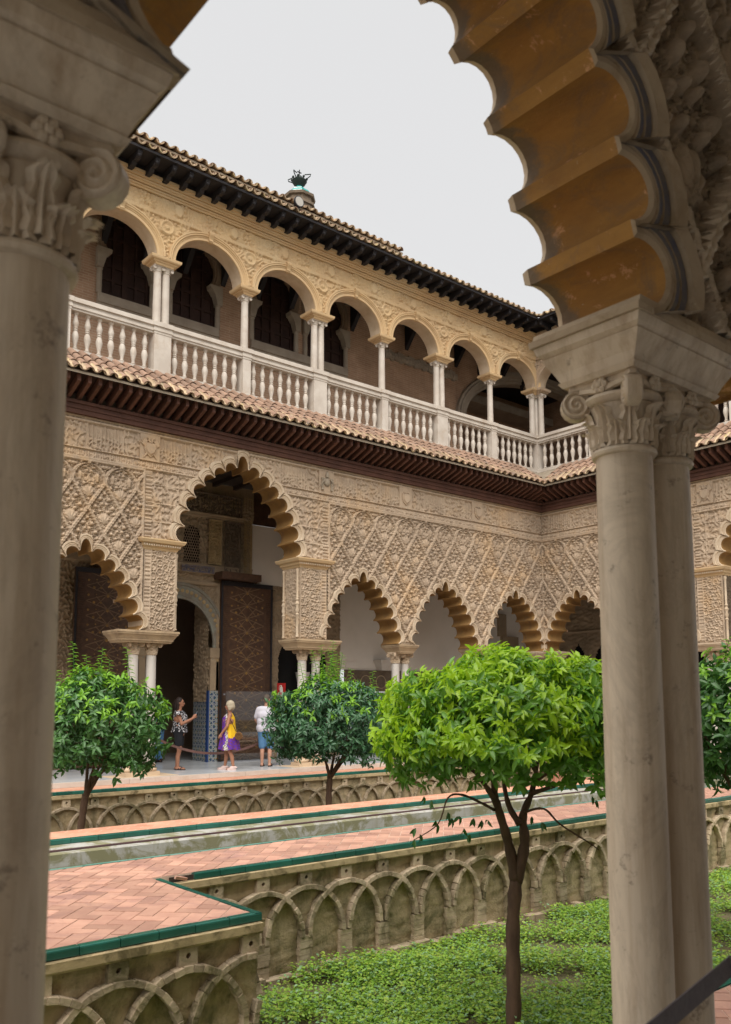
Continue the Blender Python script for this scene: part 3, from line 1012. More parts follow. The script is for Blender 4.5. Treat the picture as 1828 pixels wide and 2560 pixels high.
# ---------------------------------------------------------------- assemble the two court wings
def post(W, x, hw, y=0.):
    b = MB()
    b.rect([(9.17, hw + .03, .19), (9.27, hw + .03, .19), (9.275, hw, .155), (10.18, hw, .155), (10.185, hw + .015, .165), (10.2, hw + .015, .165)], x, y)
    b.rect([(10.2, hw + .01, .16), (10.24, hw + .01, .165), (10.245, hw + .03, .18), (10.30, hw + .03, .18), (10.31, hw + .02, .165), (10.355, hw + .02, .165), (10.36, hw + .05, .2), (10.465, hw + .05, .2)], x, y)
    b.build('balustrade_post', MARBLE_W, W)

def upper_storey(W, x_end, sgn, nb, m):
    """gallery with balustrade; bays counted from the corner, sgn = direction away from it"""
    lo, hi = (x_end, 0) if sgn < 0 else (0, x_end)
    centres = [sgn * (k + .5) * PB for k in range(nb)]
    posts = [sgn * k * PB for k in range(1, nb + 1)]
    upper_front(W, lo, hi, centres, posts, m)
    for k in range(0, nb + 1):
        x = sgn * k * PB
        if abs(x) > abs(x_end) - .1: continue
        if k == 0:
            if sgn < 0:
                upper_column(W, 0); post(W, 0, .16)
            upper_column(W, sgn * .215)
            up_block(W, sgn * .12, .26, m)
        elif k % 2 == 0:
            upper_column(W, x - .108); upper_column(W, x + .108)
            post(W, x, .215); up_block(W, x, .33, m)
        else:
            upper_column(W, x); post(W, x, .115); up_block(W, x, .235, m)
    for k in range(nb):
        a, b_ = sgn * k * PB, sgn * (k + 1) * PB
        ha = .16 if k == 0 else (.215 if k % 2 == 0 else .115)
        hb = .215 if (k + 1) % 2 == 0 else .115
        a2, b2 = a + sgn * ha, b_ - sgn * hb
        xa, xb = min(a2, b2), max(a2, b2)
        rail_piece(W, xa, xb)
        for i in range(7):
            put('baluster', BALUSTER, W, (xa + (i + .62) * (xb - xa) / 7.24, 0, 9.29), (0, 0, random.uniform(0, 6)))
    # wooden cornice with brackets and the tiles above
    n = int(abs(x_end) / .4355)
    for i in range(n):
        x = sgn * (1.0 + i * .4355)
        if abs(x) < abs(x_end) - .1:
            put('bracket', BRACKET, W, (x, 0, 0))
    b = MB()
    o1 = 1.0
    b.add([(lo if sgn < 0 else .2, -.2, 14.02), (hi if sgn > 0 else -.2, -.2, 14.02), (hi if sgn > 0 else -o1, -o1, 14.0), (lo if sgn < 0 else o1, -o1, 14.0),
           (lo if sgn < 0 else .2, -.2, 14.10), (hi if sgn > 0 else -.2, -.2, 14.10), (hi if sgn > 0 else -o1, -o1, 14.06), (lo if sgn < 0 else o1, -o1, 14.06)],
          [(0, 1, 2, 3), (7, 6, 5, 4), (3, 2, 6, 7), (1, 0, 4, 5), (0, 3, 7, 4), (2, 1, 5, 6)])
    b.build('soffit_boards', WOOD_DARK, W)
    b = MB()
    b.box(lo if sgn < 0 else .36, hi if sgn > 0 else -.36, -.36, -.2, 13.9, 14.02)
    b.build('wall_plate', WOOD_DARK, W)

IMPM = mat('impost_stone', (.47, .345, .215), (.37, .27, .17), 3, .85, .4, 50, stain=(.28, .2, .13), ssc=3, slo=.5, shi=.68)
# --- north wing (long side, seen obliquely)
WN = tag(empty('palace_wing'), 'long two-storey courtyard wing with carved lobed arches below and round arches above', 'building')
SM_N = [(-1.9, 1), (-5.0, 1), (-8.1, 1), (-15.72, 1), (-18.82, 1)]
lower_front(WN, -20.4, -.53, SM_N, [(-14.40, -9.29, -11.9)], [(-9.27, -.5, -8.07, .775), (-20.5, -14.42, -15.70, .727)], None)
pier(WN, -14.39, -13.61, 1)
pier(WN, -10.16, -9.33, -1)
for xa, xb in ((-14.97, -13.50), (-10.28, -8.84)):
    impost(WN, xa, xb, YM, TH / 2 + .05, IMPM, z0=2.91)
for c in (-6.45, -3.35, -17.27, -20.3):
    impost(WN, c - .38, c + .38, YM, TH / 2 + .03, IMPM, z0=2.91)
    p = MB(); p.rect([(3.17, .30, .33), (3.2, .30, .33), (3.2, .25, .345), (3.235, .25, .345), (3.235, .2, .36), (3.27, .2, .36)], c, YM)
    p.build('springer_block', S_EDGE, WN)
    for dx in (-.175, .175):
        column(WN, c + dx, YM)
impost(WN, -.98, -.16, YM, TH / 2 + .03, S_EDGE)
for x in (-14.41, -13.98, -9.82, -9.39, -.72, -.32):
    column(WN, x, YM)
shield(WN, -14.33, 7.29, 'eagle')
shield(WN, -9.35, 7.29, 'pillars')
shield(WN, -6.55, 7.31, 'plain')
shield(WN, -3.6, 7.31, 'plain')
for c, hw in ((-14.2, .75), (-9.6, .75), (-6.45, .42), (-3.35, .42), (-17.27, .42)):
    b = MB(); b.box(c - hw, c + hw, -OF - .1, -OF + TH + .06, -.098, .0015)
    b.build('plinth', BASE, WN)
eave(WN, -18.5, -.57, -1)
tile_roof(WN, -18.5, -1.15, 1.40, 8.36, rad(34), 4, -1, mitre=1)
upper_storey(WN, -18.5, -1, 8, S_GOLD)
tile_roof(WN, -18.5, -.9, 1.04, 14.07, rad(17), 1, -1, mitre=1, name='eave_tile')
b = MB(); b.box(-18.5, -6.75, -.62, -.2, 14.15, 14.46); b.build('parapet', MORTAR, WN)
tile_roof(WN, -18.5, -6.7, .74, 14.48, rad(17), 1, -1, name='eave_tile')
b = MB(); b.box(-18.5, -6.8, -.35, .1, 14.45, 14.72); b.build('ridge_bed', MORTAR, WN)
GLZ_W = mat('white_glazed_tile', (.6, .64, .6), (.5, .55, .5), 5, .25, .05, 20, spec=.6)
GLZ_T = mat('teal_glazed_tile', (.02, .24, .22), (.03, .3, .28), 5, .25, .05, 20, spec=.6)
for i in range(30):
    x = -18.4 + i * .3
    if x > -9.6: break
    b = MB(); b.tube([(x, -.30, 14.76), (x + .295, -.30, 14.76)], .075, 10)
    b.build('ridge_tile', (GLZ_W, GLZ_T)[i % 2], WN, smooth=2)

# --- east wing (short side beyond the corner)
WE = tag(empty('palace_wing', (0, 0, 0), rad(-90)), 'short courtyard wing right of the corner, partly behind the marble columns', 'building')
lower_front(WE, .53, 10.9, [(1.86, .97), (4.68, .82)], [(5.84, 10.72, 8.28)], [(.5, 5.82, 1.86, .76)], None)
pier(WE, 5.86, 6.60, 1)
pier(WE, 9.96, 10.72, -1)
impost(WE, 5.5, 6.72, YM, TH / 2 + .07, S_EDGE)
impost(WE, 9.85, 10.9, YM, TH / 2 + .07, S_EDGE)
impost(WE, 2.98, 3.74, YM, TH / 2 + .03, S_EDGE)
impost(WE, .2, .98, YM, TH / 2 + .03, S_EDGE)
for x in (.72, 3.18, 3.54, 5.97, 6.39, 10.1, 10.5):
    column(WE, x, YM)
shield(WE, 6.22, 7.31, 'eagle')
eave(WE, .57, 10.9, 1)
tile_roof(WE, 1.15, 10.9, 1.40, 8.36, rad(34), 4, 1, mitre=1)
upper_storey(WE, 9.3, 1, 4, S_LOW)
tile_roof(WE, .9, 9.3, 1.04, 14.07, rad(17), 1, 1, mitre=1, name='eave_tile')

# ---------------------------------------------------------------- galleries behind the arches
def brick_mat(name, c1, c2, mo, s=1.0):
    t = NT(name)
    bt = t.n('TexBrick')
    bt.inputs['Color1'].default_value = rgba(c1)
    bt.inputs['Color2'].default_value = rgba(c2)
    bt.inputs['Mortar'].default_value = rgba(mo)
    bt.inputs['Scale'].default_value = 1
    bt.inputs['Mortar Size'].default_value = .009
    bt.inputs['Brick Width'].default_value = .28
    bt.inputs['Row Height'].default_value = .068
    sep = t.n('SeparateXYZ'); t.l(t.g.outputs['Position'], sep.inputs[0])
    cb = t.n('CombineXYZ')
    t.l(t.math('ADD', sep.outputs[0], sep.outputs[1]), cb.inputs[0]); t.l(sep.outputs[2], cb.inputs[1])
    t.l(cb.outputs[0], bt.inputs['Vector'])
    c = t.mix(t.ramp(t.noise(2, 4), .35, .7), bt.outputs['Color'], (.75, .72, .7), 'MULTIPLY')
    t.bump(bt.outputs['Fac'], -.5, .01)
    return t.done(c, .9, .2)
BRICK = brick_mat('gallery_brick', (.47, .30, .20), (.40, .25, .165), (.5, .38, .28))

def zellige(name):
    t = NT(name)
    sep = t.n('SeparateXYZ'); t.l(t.g.outputs['Position'], sep.inputs[0])
    h = t.math('ADD', sep.outputs[0], sep.outputs[1])
    def wave(a, k, ph=0.):
        return t.math('ABSOLUTE', t.math('SINE', t.math('ADD', t.math('MULTIPLY', a, k), ph)))
    z = sep.outputs[2]
    K = 2 * pi / .22
    d1, d2 = t.math('ADD', h, z), t.math('SUBTRACT', h, z)
    net = t.math('MINIMUM', t.math('MINIMUM', wave(h, K), wave(z, K)), t.math('MINIMUM', wave(d1, K * .7071), wave(d2, K * .7071)))
    star = t.math('MULTIPLY', wave(h, K / 2), wave(z, K / 2))
    c = t.mix(t.ramp(star, .45, .47), (.02, .045, .13), (.015, .08, .075))
    c = t.mix(t.ramp(star, .8, .82), c, (.42, .22, .03))
    c = t.mix(t.ramp(net, .34, .30), c, (.30, .31, .30))
    return t.done(c, .3, .5)
ZELL = zellige('zellige')
LATTICE = mat('plaster_lattice', (.30, .22, .15), (.22, .16, .11), 4, .9, .4, 40)
BLUE_T = mat('blue_tile_trim', (.015, .045, .15), (.02, .055, .18), 5, .3, .05, 20, spec=.6)
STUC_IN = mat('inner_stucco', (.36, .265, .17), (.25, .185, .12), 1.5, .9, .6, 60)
DOOR_W = mat('door_wood', (.10, .052, .03), (.062, .034, .022), 9, .55, .4, 50, .006)
STRAPW = mat('strapwork_wood', (.19, .115, .065), (.13, .08, .045), 9, .55, .4, 50)
INLAY = mat('door_inlay', (.30, .17, .045), (.15, .075, .03), 5, .5, .3, 50)
CEIL = mat('coffered_ceiling', (.045, .028, .02), (.03, .02, .015), 3, .7, .5, 12, .03)

# lower gallery, north
LG = tag(empty('gallery_interior'), 'dim lower gallery room behind the carved arches of the long wing', 'interior')
YB = 2.55
xs = np.linspace(-20.4, -9.66, 540)
zs = np.linspace(0, 7.6, 380)
X, Z = np.meshgrid(xs, zs, indexing='ij')
Hh = .05 * arab(X, Z, .17, .5) - .04
dx = np.abs(X + 11.9)
frame = ((np.abs(dx - 1.16) < .05) & (Z > 1.9) & (Z < 4.78)) | ((np.abs(Z - 4.79) < .05) & (dx < 2.2)) | (np.abs(Z - 6.66) < .04) | ((np.abs(dx - 2.1) < .05) & (Z > 5.3)) | (np.abs(Z - 5.3) < .03)
Hh = np.where(frame, .07, Hh)
Hh = np.where((Z > 5.06) & (Z < 5.27), .05 + .015 * script(X * 2, Z, 5.06, 5.27), Hh)
Hh = np.where((Z > 6.7), .09 + .03 * script(X, Z, 6.8, 7.5), Hh)
Hh = np.where((dx < 1.1) & (Z > 2.8) & (Z < 4.72), .035 * sstep(-.2, .3, np.cos(2 * pi * (X + Z) / .16)) * sstep(-.2, .3, np.cos(2 * pi * (X - Z) / .16)), Hh)
cx, cz = (X[:-1, :-1] + X[1:, 1:]) / 2, (Z[:-1, :-1] + Z[1:, 1:]) / 2
hole = (np.abs(cx + 11.9) < .93) & (cz < 2.75)
hole |= ((cx + 11.9) ** 2 + ((cz - 3.15) / 1.15) ** 2 < 1.03 ** 2) & (cz > 2.7)
for wx in (-11.55, -12.25):
    hole |= (np.abs(cx - wx) < .24) & (cz > 5.36) & (cz < 6.1 + .26 * np.sqrt(np.maximum(1 - ((cx - wx) / .24) ** 2, 0)))
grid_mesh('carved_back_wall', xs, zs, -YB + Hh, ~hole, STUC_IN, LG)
for wx in (-11.55, -12.25):
    b = MB()
    for i in range(7):
        for j in range(13):
            x, z = wx - .21 + i * .07 + (.035 if j % 2 else 0), 5.4 + j * .075
            if z > 6.1 and abs(x - wx) > .2: continue
            b.tube([(x + .042 * math.cos(t), YB + .05, z + .042 * math.sin(t)) for t in [2 * pi * k / 6 + .3 for k in range(7)]], .011, 4, False)
    b.build('window_lattice', LATTICE, LG)
b = MB(); b.box(-13.4, -10.4, YB + .3, YB + .34, 5.3, 6.5); b.build('window_shade_sheet', BLACK, LG)  # black sheet in place of the shade behind the window lattice
b = MB(); b.box(-10.86, -9.6, YB - .45, YB, 4.93, 5.12); b.build('door_lintel', DOOR_W, LG)
b = MB(); b.box(-14.2, -12.94, YB - .45, YB, 4.93, 5.12); b.build('door_lintel', DOOR_W, LG)
# door recess
for s_ in (-1, 1):
    x = -11.9 + s_ * .93
    ys = np.linspace(YB, 3.35, 40); zz = np.linspace(1.6, 4.3, 130)
    Y, Z = np.meshgrid(ys, zz, indexing='ij')
    H2 = .03 * arab(Y, Z, .17, .2)
    V = np.stack([x - s_ * H2 * (1 if s_ > 0 else 1), Y, Z], -1).reshape(-1, 3)
    I = np.arange(V.shape[0]).reshape(Y.shape)
    np_mesh('door_jamb', V, np.stack([I[:-1, :-1], I[1:, :-1], I[1:, 1:], I[:-1, 1:]], -1).reshape(-1, 4), STUC_IN, LG, True)
    b = MB(); b.box(min(x, x + s_ * .05), max(x, x + s_ * .05), YB, 3.35, 0, 1.6); b.build('tile_dado', ZELL, LG)
    b = MB(); b.box(min(x, x + s_ * .28) + .002, max(x, x + s_ * .28), YB - .06, YB + .02, 0, 1.9); b.build('tile_pilaster', ZELL, LG)
    b = MB(); b.box(x - .035, x + .0, YB - .075, YB + .03, 0, 1.9) if s_ > 0 else b.box(x, x + .035, YB - .075, YB + .03, 0, 1.9); b.build('tile_trim', BLUE_T, LG)
    b = MB(); b.rect([(1.9, .13, .05), (2.75, .12, .05), (2.8, .15, .08), (3.05, .16, .09)], x + s_ * .14, YB - .02); b.build('pilaster', STUC_IN, LG)
b = MB(); b.box(-13.2, -10.6, 3.36, 7, 0, .0015); b.build('room_floor', FLOOR, LG)
b = MB(); b.box(-15.5, -8.5, 6.9, 7, 0, 5); b.box(-15.5, -15.4, 3.4, 7, 0, 5); b.box(-8.6, -8.5, 3.4, 7, 0, 5); b.box(-15.5, -8.5, 3.4, 7, 4.9, 5)
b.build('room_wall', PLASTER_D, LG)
b = MB(); b.box(-15.4, -12.9, 3.3, 3.4, 0, 5); b.box(-10.95, -8.5, 3.3, 3.4, 0, 5); b.build('room_front', STUC_IN, LG)
# right part of the back wall
def slab(name, x0, x1, z0, z1, y, m, par=None, th=.05):
    b = MB(); b.box(x0, x1, y, y + th, z0, z1)
    return b.build(name, m, par or LG)
slab('plaster_wall', -9.66, -6.5, 4.92, 6.62, YB, PLASTER)
slab('plaster_wall', -6.46, 2.6, 2.56, 6.62, YB, PLASTER)
slab('wood_frieze', -9.66, 2.6, 6.62, 7.6, YB - .06, DOOR_W)
xs = np.linspace(-9.66, -6.46, 160); zs = np.linspace(0, 4.92, 246)
X, Z = np.meshgrid(xs, zs, indexing='ij')
cx, cz = (X[:-1, :-1] + X[1:, 1:]) / 2, (Z[:-1, :-1] + Z[1:, 1:]) / 2
hole = np.zeros(cx.shape, bool)
for wx in (-8.36, -7.36):
    hole |= (np.abs(cx - wx) < .36) & (cz < 2.75 + .75 * np.maximum(1 - np.abs(cx - wx) / .36, 0) ** .6)
H3 = .03 * arab(X, Z, .2, .1) * (np.abs((Z / .72) % 1 - .5) < .45)
grid_mesh('carved_back_wall', xs, zs, -YB + H3, ~hole, STUC_IN, LG)
b = MB(); b.box(-9.6, -6.4, YB + .3, YB + .35, 0, 4); b.build('room_shade_sheet', BLACK, LG)  # black sheet painted as the unlit depth behind the pointed openings
for x in (-7.86,):
    b = MB(); b.lathe([(.1, 0), (.1, 2.0), (.13, 2.05), (.2, 2.35), (.22, 2.45)], 14, x, YB - .02); b.build('half_column', MARBLE, LG, smooth=2)

b = MB(); b.box(.86, 1.72, YB - .12, YB, 0, 3.9); b.box(.7, 1.1, YB - .1, YB - .002, 3.9, 4.7); b.build('stucco_block', STUC_IN, LG)
slab('dado_band', -6.3, 2.6, 1.9, 2.56, YB - .05, CARVE_D)
for i in range(9):
    x = -6.1 + i * .62
    b = MB(); b.tube([(x + .2 * math.cos(t), YB - .06, 2.2 + .2 * math.sin(t)) for t in [2 * pi * k / 14 for k in range(15)]], .018, 5, False); b.build('dado_roundel', STUC_IN, LG)
slab('tile_dado', -6.3, 2.6, 0, 1.88, YB - .03, ZELL)
b = MB(); b.rect([(2.56, .12, .1), (2.6, .15, .12), (2.85, .26, .2), (2.88, .27, .21)], -4.85, YB - .15); b.build('stone_corbel', MARBLE_W, LG)
b = MB(); b.box(-6.25, -5.85, YB - .03, YB + .01, 2.62, 2.8); b.build('wall_vent', PLASTER, LG)
slab('ceiling', -20.4, 2.6, 7.6, 7.68, .19, CEIL).data
b = MB(); b.box(-20.4, 5, .19, 5, 7.61, 7.66); b.build('ceiling_boards', CEIL, LG)
for i in range(34):
    x = -20.2 + i * .66
    b = MB(); b.box(x - .05, x + .05, .19, YB, 7.5, 7.61); b.build('ceiling_beam', CEIL, LG)
# lower gallery, east
xs = np.linspace(-2.55, 10.9, 320); zs = np.linspace(0, 7.6, 220)
LE = tag(empty('gallery_interior', (0, 0, 0), rad(-90)), 'dark lower gallery behind the short wing with twin pointed openings', 'interior')
X, Z = np.meshgrid(xs, zs, indexing='ij')
cx, cz = (X[:-1, :-1] + X[1:, 1:]) / 2, (Z[:-1, :-1] + Z[1:, 1:]) / 2
hole = np.zeros(cx.shape, bool)
for wx in (-.55, .45, 1.45, 4, 6):
    hole |= (np.abs(cx - wx) < .36) & (cz < 2.85 + .75 * np.maximum(1 - np.abs(cx - wx) / .36, 0) ** .6)
H3 = .03 * arab(X, Z, .2, .1)
H3 = np.where((Z > 4.0) & (Z < 4.08), .06, H3)
grid_mesh('carved_back_wall', xs, zs, -2.75 + H3, ~hole, STUC_IN, LE)
b = MB(); b.box(-2.5, 10.9, 3.1, 3.15, 0, 5); b.build('room_shade_sheet', BLACK, LE)  # black sheet as the shade inside the east openings
for wx in (-.05, .95):
    b = MB(); b.lathe([(.09, 0), (.09, 2.2), (.12, 2.25), (.17, 2.6), (.2, 2.7)], 14, wx, 2.72); b.build('half_column', MARBLE, LE, smooth=2)
b = MB(); b.box(-2.5, 10.9, .19, 3.2, 7.61, 7.66); b.build('ceiling_boards', CEIL, LE)

BLUE_D = mat('blue_painted_frieze', (.10, .10, .16), (.26, .2, .15), 14, .8, .6, 60)
GREYGREEN = mat('faded_painted_stucco', (.24, .24, .20), (.20, .16, .12), 6, .85, .7, 60, .015)
# door leaves standing open against the wall
def door_leaf(x0, x1, label):
    D = tag(empty('door_leaf', ((x0 + x1) / 2, YB - .12, 0)), label, 'door', 'open leaves of the great door')
    hw = (x1 - x0) / 2
    b = MB(); b.box(-hw, hw, -.02, .06, .04, 4.9); b.build('panel', DOOR_W, D)
    b = MB(); b.box(-hw, hw, -.05, -.02, 4.78, 4.9); b.box(-hw, -hw + .05, -.05, -.02, .04, 4.78); b.box(hw - .05, hw, -.05, -.02, .04, 4.78); b.build('frame', WOOD_DARK, D)
    for s_ in (-1, 1):
        b = MB()
        for k in range(80):
            z = .2 + k * .056
            b.box(s_ * (hw - .14) - .07, s_ * (hw - .14) + .07, -.034, -.02, z, z + .03)
        tag(b.build('border_letters', DOOR_W, D), kind='stuff')
    b = MB()
    for k in range(12):
        z0 = .35 + k * .37
        for (dx, dz, r) in ((-.36, 0, .035), (.36, 0, .035), (0, .18, .04), (-.18, .0, .03), (.18, 0, .03), (-.5, .18, .03), (.5, .18, .03), (-.3, .2, .02), (.3, .2, .02)):
            if random.random() < .12: continue
            b.lathe([(r, 0), (r, .012), (r * .7, .02)], 6, dx, 0, random.choice((0, .5)))
            for q in range(len(b.v) - 18, len(b.v)):
                x, y, z = b.v[q]
                b.v[q] = (x, -.02 - z, y + z0 + dz)
    tag(b.build('inlay', INLAY, D), kind='stuff')
    b = MB()
    for k in range(13):
        z0 = .2 + k * .37
        for s_ in (-1, 1):
            b.obox((-.0, -.024, z0), (.55, 0, s_ * .18), (0, .005, 0), (-.004 * s_, 0, .011))
            b.obox((-.0, -.025, z0), (.3, 0, s_ * .3), (0, .005, 0), (-.008 * s_, 0, .008))
    b.build('strapwork', STRAPW, D)
    return D
# framed panels of finer carving on the door wall
GOLD_P = mat('gilded_stucco', (.42, .30, .15), (.30, .21, .11), 3, .85, .8, 60, .02)
for xa, xb, za, zb, m, sc_, dep in ((-11.08, -10.66, 5.34, 6.60, GOLD_P, .12, .05), (-10.58, -10.06, 5.16, 6.60, CARVE_D, .15, .05), (-9.98, -9.70, 4.95, 7.35, GOLD_P, .085, .07), (-11.85, -10.06, 6.72, 7.3, CARVE_D, .16, .13), (-11.9, -10.9, 5.07, 5.26, BLUE_D, .1, .09), (-13.6, -11.95, 6.72, 7.3, CARVE_D, .16, .13)):
    xs = np.arange(xa, xb, .014); zs = np.arange(za, zb, .014)
    X, Z = np.meshgrid(xs, zs, indexing='ij')
    H4 = dep + .045 * arab(X, Z, sc_, .3) - .03
    e_ = np.minimum(np.minimum(X - xa, xb - X), np.minimum(Z - za, zb - Z))
    H4 = np.where(e_ < .035, dep + .03, H4)
    grid_mesh('stucco_panel', xs, zs, -YB + H4, np.ones((len(xs) - 1, len(zs) - 1), bool), m, LG)
b = MB()
rr = []
for d_, y_ in ((0, .0), (0, -.06), (.05, -.08), (.07, -.05), (.30, -.05), (.32, -.09), (.38, -.09), (.40, .02)):
    rr.append([(-11.9 + (1.03 + d_) * math.cos(a) , YB + y_, 3.15 + (1.03 + d_) * 1.15 * math.sin(a)) for a in [rad(-20) + rad(220) * k / 48 for k in range(49)]])
b.rings(rr, cap=False, closed=False)
b.build('door_arch', GREYGREEN, LG, smooth=2)
b = MB()
for k in range(34):
    a = rad(-18) + rad(216) * k / 33
    b.ball((-11.9 + 1.22 * math.cos(a), YB - .055, 3.15 + 1.22 * 1.15 * math.sin(a)), .055, 7, 5, (1, .5, 1))
b.build('arch_bosses', GOLD_P, LG)
door_leaf(-10.70, -9.03, 'tall dark wooden door leaf with yellow inlay behind the glass screen')
door_leaf(-14.77, -13.10, 'tall dark wooden door leaf left of the paired columns')

# upper gallery
UG = tag(empty('upper_gallery'), 'brick-walled upper gallery with dark shuttered horseshoe windows behind the balustrade', 'interior')
xs = np.arange(-18.5, -1.75, .03); zs = np.arange(9.15, 13.92, .03)
X, Z = np.meshgrid(xs, zs, indexing='ij')
cx, cz = (X[:-1, :-1] + X[1:, 1:]) / 2, (Z[:-1, :-1] + Z[1:, 1:]) / 2
hole = np.zeros(cx.shape, bool)
WIN = [(-17.2, .72), (-13.9, .72), (-11.95, .72), (-9.35, .77), (-7.48, .77)]
for wx, hw in WIN:
    d = np.abs(cx - wx)
    lim = np.where(cz < 12.52, hw, np.where(cz < 12.98, hw - .26 * np.clip((cz - 12.52) / .46, 0, 1), 0))
    hole |= (d < lim) & (cz > 11.8) & (cz < 12.98)
    hole |= (d ** 2 + (cz - 13.38) ** 2 < (hw - .10) ** 2) & (cz > 12.97)
grid_mesh('brick_wall', xs, zs, np.full(X.shape, -2.0), ~hole, BRICK, UG, False)
SHUT = mat('shutter_wood', (.05, .026, .02), (.03, .016, .013), 4, .6, .4, 50)
PLS = mat('white_surround', (.38, .325, .26), (.30, .25, .2), 3, .9, .4, 40)
RINGM = mat('brown_surround', (.27, .19, .13), (.2, .145, .1), 3, .9, .5, 40)
for wx, hw in WIN:
    b = MB(); b.box(wx - hw - .05, wx + hw + .05, 2.12, 2.16, 11.7, 14.1)
    for i in range(5):
        x = wx - hw + .1 + i * (2 * hw - .2) / 4
        b.box(x - .035, x + .035, 2.07, 2.12, 11.8, 13.9)
    for j in range(6):
        z = 11.9 + j * .38
        b.box(wx - hw, wx + hw, 2.075, 2.121, z - .035, z + .035)
    b.box(wx - .07, wx + .07, 2.06, 2.12, 11.75, 14)
    b.build('shutter', SHUT, UG)
    r = hw - .10
    pts = []
    for d, y in ((0, 2.1), (0, 1.97), (.05, 1.97), (.06, 1.94), (.14, 1.94), (.15, 1.97), (.22, 1.97), (.23, 2.01)):
        ring = []
        for k in range(25):
            a = rad(-42) + rad(264) * k / 24
            ring.append((wx + (r + d) * math.cos(a), y, 13.38 + (r + d) * math.sin(a)))
        pts.append(ring)
    b = MB(); b.rings(pts, cap=False, closed=False); b.build('horseshoe_arch', RINGM, UG, smooth=2)
    for s_ in (-1, 1):
        b = MB()
        b.rings([[(wx + s_ * q, y, z) for q, y in ((i_, 1.86), (hw + .10, 1.86), (hw + .10, 2.1), (i_, 2.1))] for z, i_ in ((12.46, hw - .06), (12.52, hw - .07), (12.55, hw - .08), (12.72, hw - .13), (12.86, hw - .22), (12.88, hw - .27), (12.93, hw - .28), (12.99, hw - .29))])
        b.lathe([(.075, 11.8), (.07, 12.42), (.09, 12.44), (.07, 12.47)], 12, wx + s_ * hw, 1.97)
        b.build('window_column', PLS, UG, smooth=2)
for xa, xb, m in ((-14.66, -11.2, PLS), (-10.16, -6.66, PLS), (-18.0, -16.4, PLS)):
    b = MB(); b.box(xa, xb, 1.9, 2.02, 11.56, 11.8); b.box(xa, xb, 1.94, 2.0, 11.5, 11.56); b.build('window_sill', m, UG)
b = MB()
for i in range(26):
    x = -5.1 + i * .127
    z0 = 12.58 + .03 * math.sin(i * 2.3); z1 = 12.86 + .04 * math.sin(i * 1.7)
    b.box(x, x + .128, 1.93 - .03 * random.random(), 2.0, z0, z1)
    b.ball((x + .06, 1.93, (z0 + z1) / 2), .08, 7, 5, (1, .6, 1))
b.build('carved_band', PLS, UG)
b = MB(); b.rings([[(3.4 - (5.25 - d) * math.cos(a), y, 11.4 + (2.45 - d) * math.sin(a)) for a in [pi * .98 * k / 40 for k in range(41)]] for d, y in ((0, 2.0), (0, 1.88), (.1, 1.88), (.11, 1.84), (.22, 1.84), (.23, 1.88), (.34, 1.88), (.36, 1.92), (.45, 1.92), (.46, 2.3))], cap=False, closed=False)
b.build('great_arch', PLS, UG, smooth=2)
# brick above that arch
xs = np.arange(-1.78, 6.0, .06); zs = np.arange(9.15, 14.0, .06)
X, Z = np.meshgrid(xs, zs, indexing='ij')
cx, cz = (X[:-1, :-1] + X[1:, 1:]) / 2, (Z[:-1, :-1] + Z[1:, 1:]) / 2
grid_mesh('brick_wall', xs, zs, np.full(X.shape, -2.0), ~((((cx - 3.4) / 5.0) ** 2 + ((cz - 11.4) / 2.2) ** 2 < 1) | ((cz < 11.4) & (cx > -1.6))), BRICK, UG, False)
slab('brick_wall', -4, 8, 9.1, 14, 4.6, BRICK, UG)
b = MB(); b.box(5.6, 5.7, -10, 4.6, 9.1, 14); b.build('brick_wall', BRICK, UG)
b = MB(); b.box(-2.0, 5.6, 3.6, 4.6, 12.9, 13.2); b.build('cove', PLS, UG)
b = MB(); b.box(5.4, 5.6, -4.5, 1, 10.2, 12.4); b.build('shutter', SHUT, UG)
b = MB(); b.box(-18.5, 5.6, .2, 4.6, 13.92, 13.98); b.box(.2, 5.6, -9.3, .2, 13.93, 13.99); b.build('ceiling', WOOD_DARK, UG)
for i in range(18):
    x = -18 + i * 1.157
    b = MB(); b.box(x - .07, x + .07, .2, 2, 13.72, 13.92)
    b.add([(x - .07, 2, 13.1), (x + .07, 2, 13.1), (x + .07, 1.5, 13.72), (x - .07, 1.5, 13.72), (x - .07, 2, 13.72), (x + .07, 2, 13.72)], [(0, 1, 2, 3), (3, 2, 5, 4), (0, 3, 4), (1, 5, 2)])
    b.build('beam', WOOD_DARK, UG)
b = MB(); b.box(-18.5, 5.6, -.1, 4.6, 9.1, 9.16); b.box(-.1, 5.6, -9.3, -.1, 9.09, 9.15); b.build('gallery_floor', PLASTER_D, UG)
b = MB(); b.box(-18.5, -.2, -.19, -.1, 7.73, 9.17); b.box(-.19, -.1, -10.9, -.2, 7.73, 9.17); b.build('eave_wall', MORTAR, UG)
